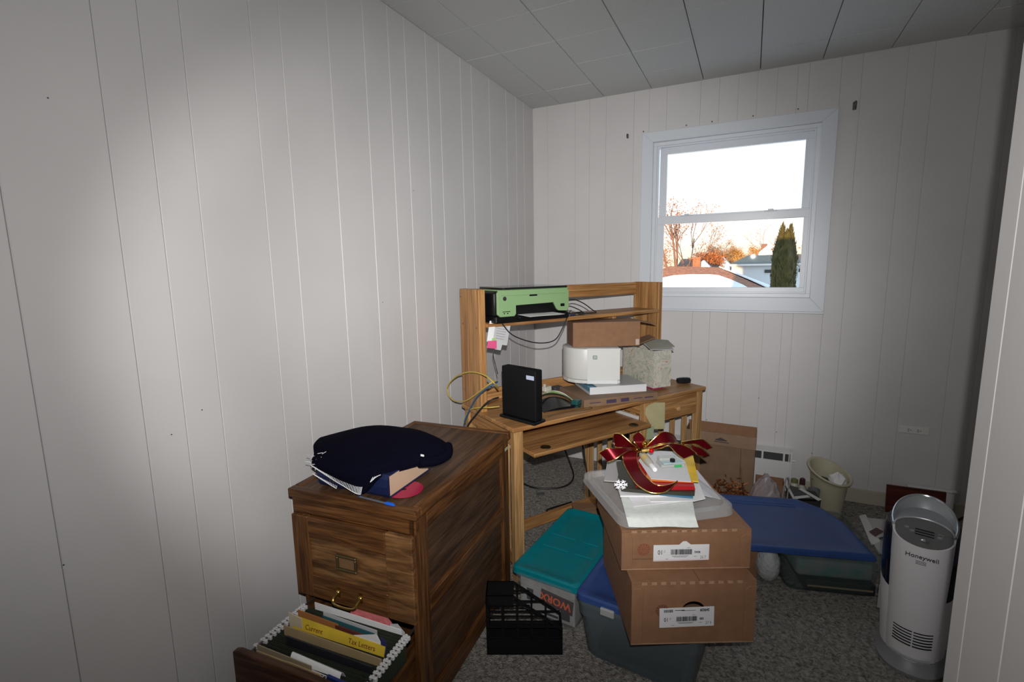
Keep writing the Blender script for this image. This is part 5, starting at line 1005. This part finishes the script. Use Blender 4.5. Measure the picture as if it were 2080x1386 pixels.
# bare trees
bark = mat('winter_bark', (.16, .10, .085), .9); leafo = mat('rust_leaves', (.36, .15, .07), .8)
def tree(name, label, base, hgt, seed, lean=0, depth=4, spread=.55, leaves=0, lm=leafo, bm_=bark, r0_=None, thin=.62):
    rr = random.Random(seed); t_ = thing(name, label, 'tree', base, 0, None); mb_ = MB(); ends = []
    def grow(p, d_, L, r_, k):
        q = p+d_*L+Vector((rr.uniform(-.04, .04), rr.uniform(-.04, .04), 0))*L; mid = (p+q)/2+Vector((rr.uniform(-.05, .05), 0, 0))*L
        mb_.tube([p, mid, q], r_, 5 if k > 1 else 4, r_*.68)
        if k <= 1: ends.append(q)
        if k == 0: return
        for j in range(3 if k > 1 else 2):
            a = rr.uniform(0, 2*PI); nd = (d_+Vector((math.cos(a), math.sin(a), rr.uniform(-.1, .35)))*spread*rr.uniform(.6, 1.1)).normalized()
            grow(p+(q-p)*rr.uniform(.55, 1.0), nd, L*thin*rr.uniform(.8, 1.1), r_*.56, k-1)
    grow(Vector((0, 0, 0)), Vector((lean, 0, 1)).normalized(), hgt*.40, r0_ or hgt*.016, depth)
    mb_.build('branches', bm_, t_)
    if leaves:
        lf = MB()
        for q in range(leaves):
            c = rr.choice(ends)+Vector((rr.gauss(0, .22), rr.gauss(0, .22), rr.gauss(0, .2))); s_ = .055*rr.uniform(.6, 1.3)
            a = Vector((rr.uniform(-1, 1), rr.uniform(-1, 1), rr.uniform(-1, 1))).normalized()*s_; b_ = a.cross(Vector((rr.random(), rr.random(), 1))).normalized()*s_*.8
            lf.add([c-a, c+b_, c+a, c-b_], [(0, 1, 2, 3)])
        lf.build('leaves', lm, t_)
    return t_
def gp_(x, Y): p = ony(x, 560, Y); return Vector((p.x, Y, GZ))
hz = mat('haze_leaves', (.33, .22, .15), .9)
tree('bare_tree', 'tall bare tree with twin trunks rising behind red hip roof', gp_(1372, 33), 12.5, 11, .0, 5, .42, 700, r0_=.13)
tree('bare_tree', 'thin bare sapling beside the tall twin trunk tree', gp_(1388, 42), 11.6, 5, .05, 5, .42, 500, r0_=.09)
tree('rust_tree', 'rust leaved bushy tree near window edge behind hip roof', gp_(1350, 37), 7.0, 21, 0, 5, .7, 5000)
tree('rust_tree', 'rust leaved round tree right of the bare trunks', gp_(1404, 44), 7.4, 22, 0, 5, .75, 5000)
tree('hazy_tree', 'brown hazy bare tree above the brown roof', gp_(1432, 58), 8.6, 23, 0, 5, .7, 5000, hz)
tree('hazy_tree', 'pale brown bare tree over the narrow white house', gp_(1456, 70), 9.0, 24, 0, 5, .75, 6000, hz)
tree('golden_tree', 'rounded golden orange tree against the sky', gp_(1500, 62), 8.3, 25, 0, 5, .5, 8000, mat('gold_leaves', (.42, .25, .09), .9))
tree('dark_tree', 'low dark olive tree below the golden tree', gp_(1490, 53), 6.0, 26, 0, 5, .7, 4000, mat('olive_leaves', (.12, .12, .07), .9))
tree('bare_tree', 'bare tree to the right of the evergreen', gp_(1636, 31), 8.6, 27, -.05, 5, .6, 80, r0_=.06)
tree('bare_tree', 'faint bare tree left of the evergreen above far gable', gp_(1568, 60), 11.0, 28, 0, 5, .6, 60, r0_=.06)
tree('hazy_tree', 'brown tree beyond the far end of pale house roof', gp_(1740, 66), 9.0, 31, 0, 5, .75, 5000, hz)
tree('hazy_tree', 'tall brown tree farthest along the pale house street', gp_(1860, 60), 9.4, 32, 0, 5, .75, 5000, hz)
tree('rust_tree', 'rust leaved tree at far side of red hip roof', gp_(1270, 46), 7.6, 33, 0, 5, .75, 4000)
tree('hazy_tree', 'wide brown tree closing the gap left of golden tree', gp_(1474, 84), 9.6, 29, 0, 5, .8, 6000, hz)

for h_ in (hh, h2_, h3_, h4_, h5_):
    bpy.context.view_layer.update()
    pts = [c.matrix_world @ Vector(q) for c in h_.children_recursive for q in c.bound_box]
    b0_ = Vector(((min(p.x for p in pts)+max(p.x for p in pts))/2, (min(p.y for p in pts)+max(p.y for p in pts))/2, GZ))
    h_.location = b0_
    for c in h_.children: c.location = c.location-b0_
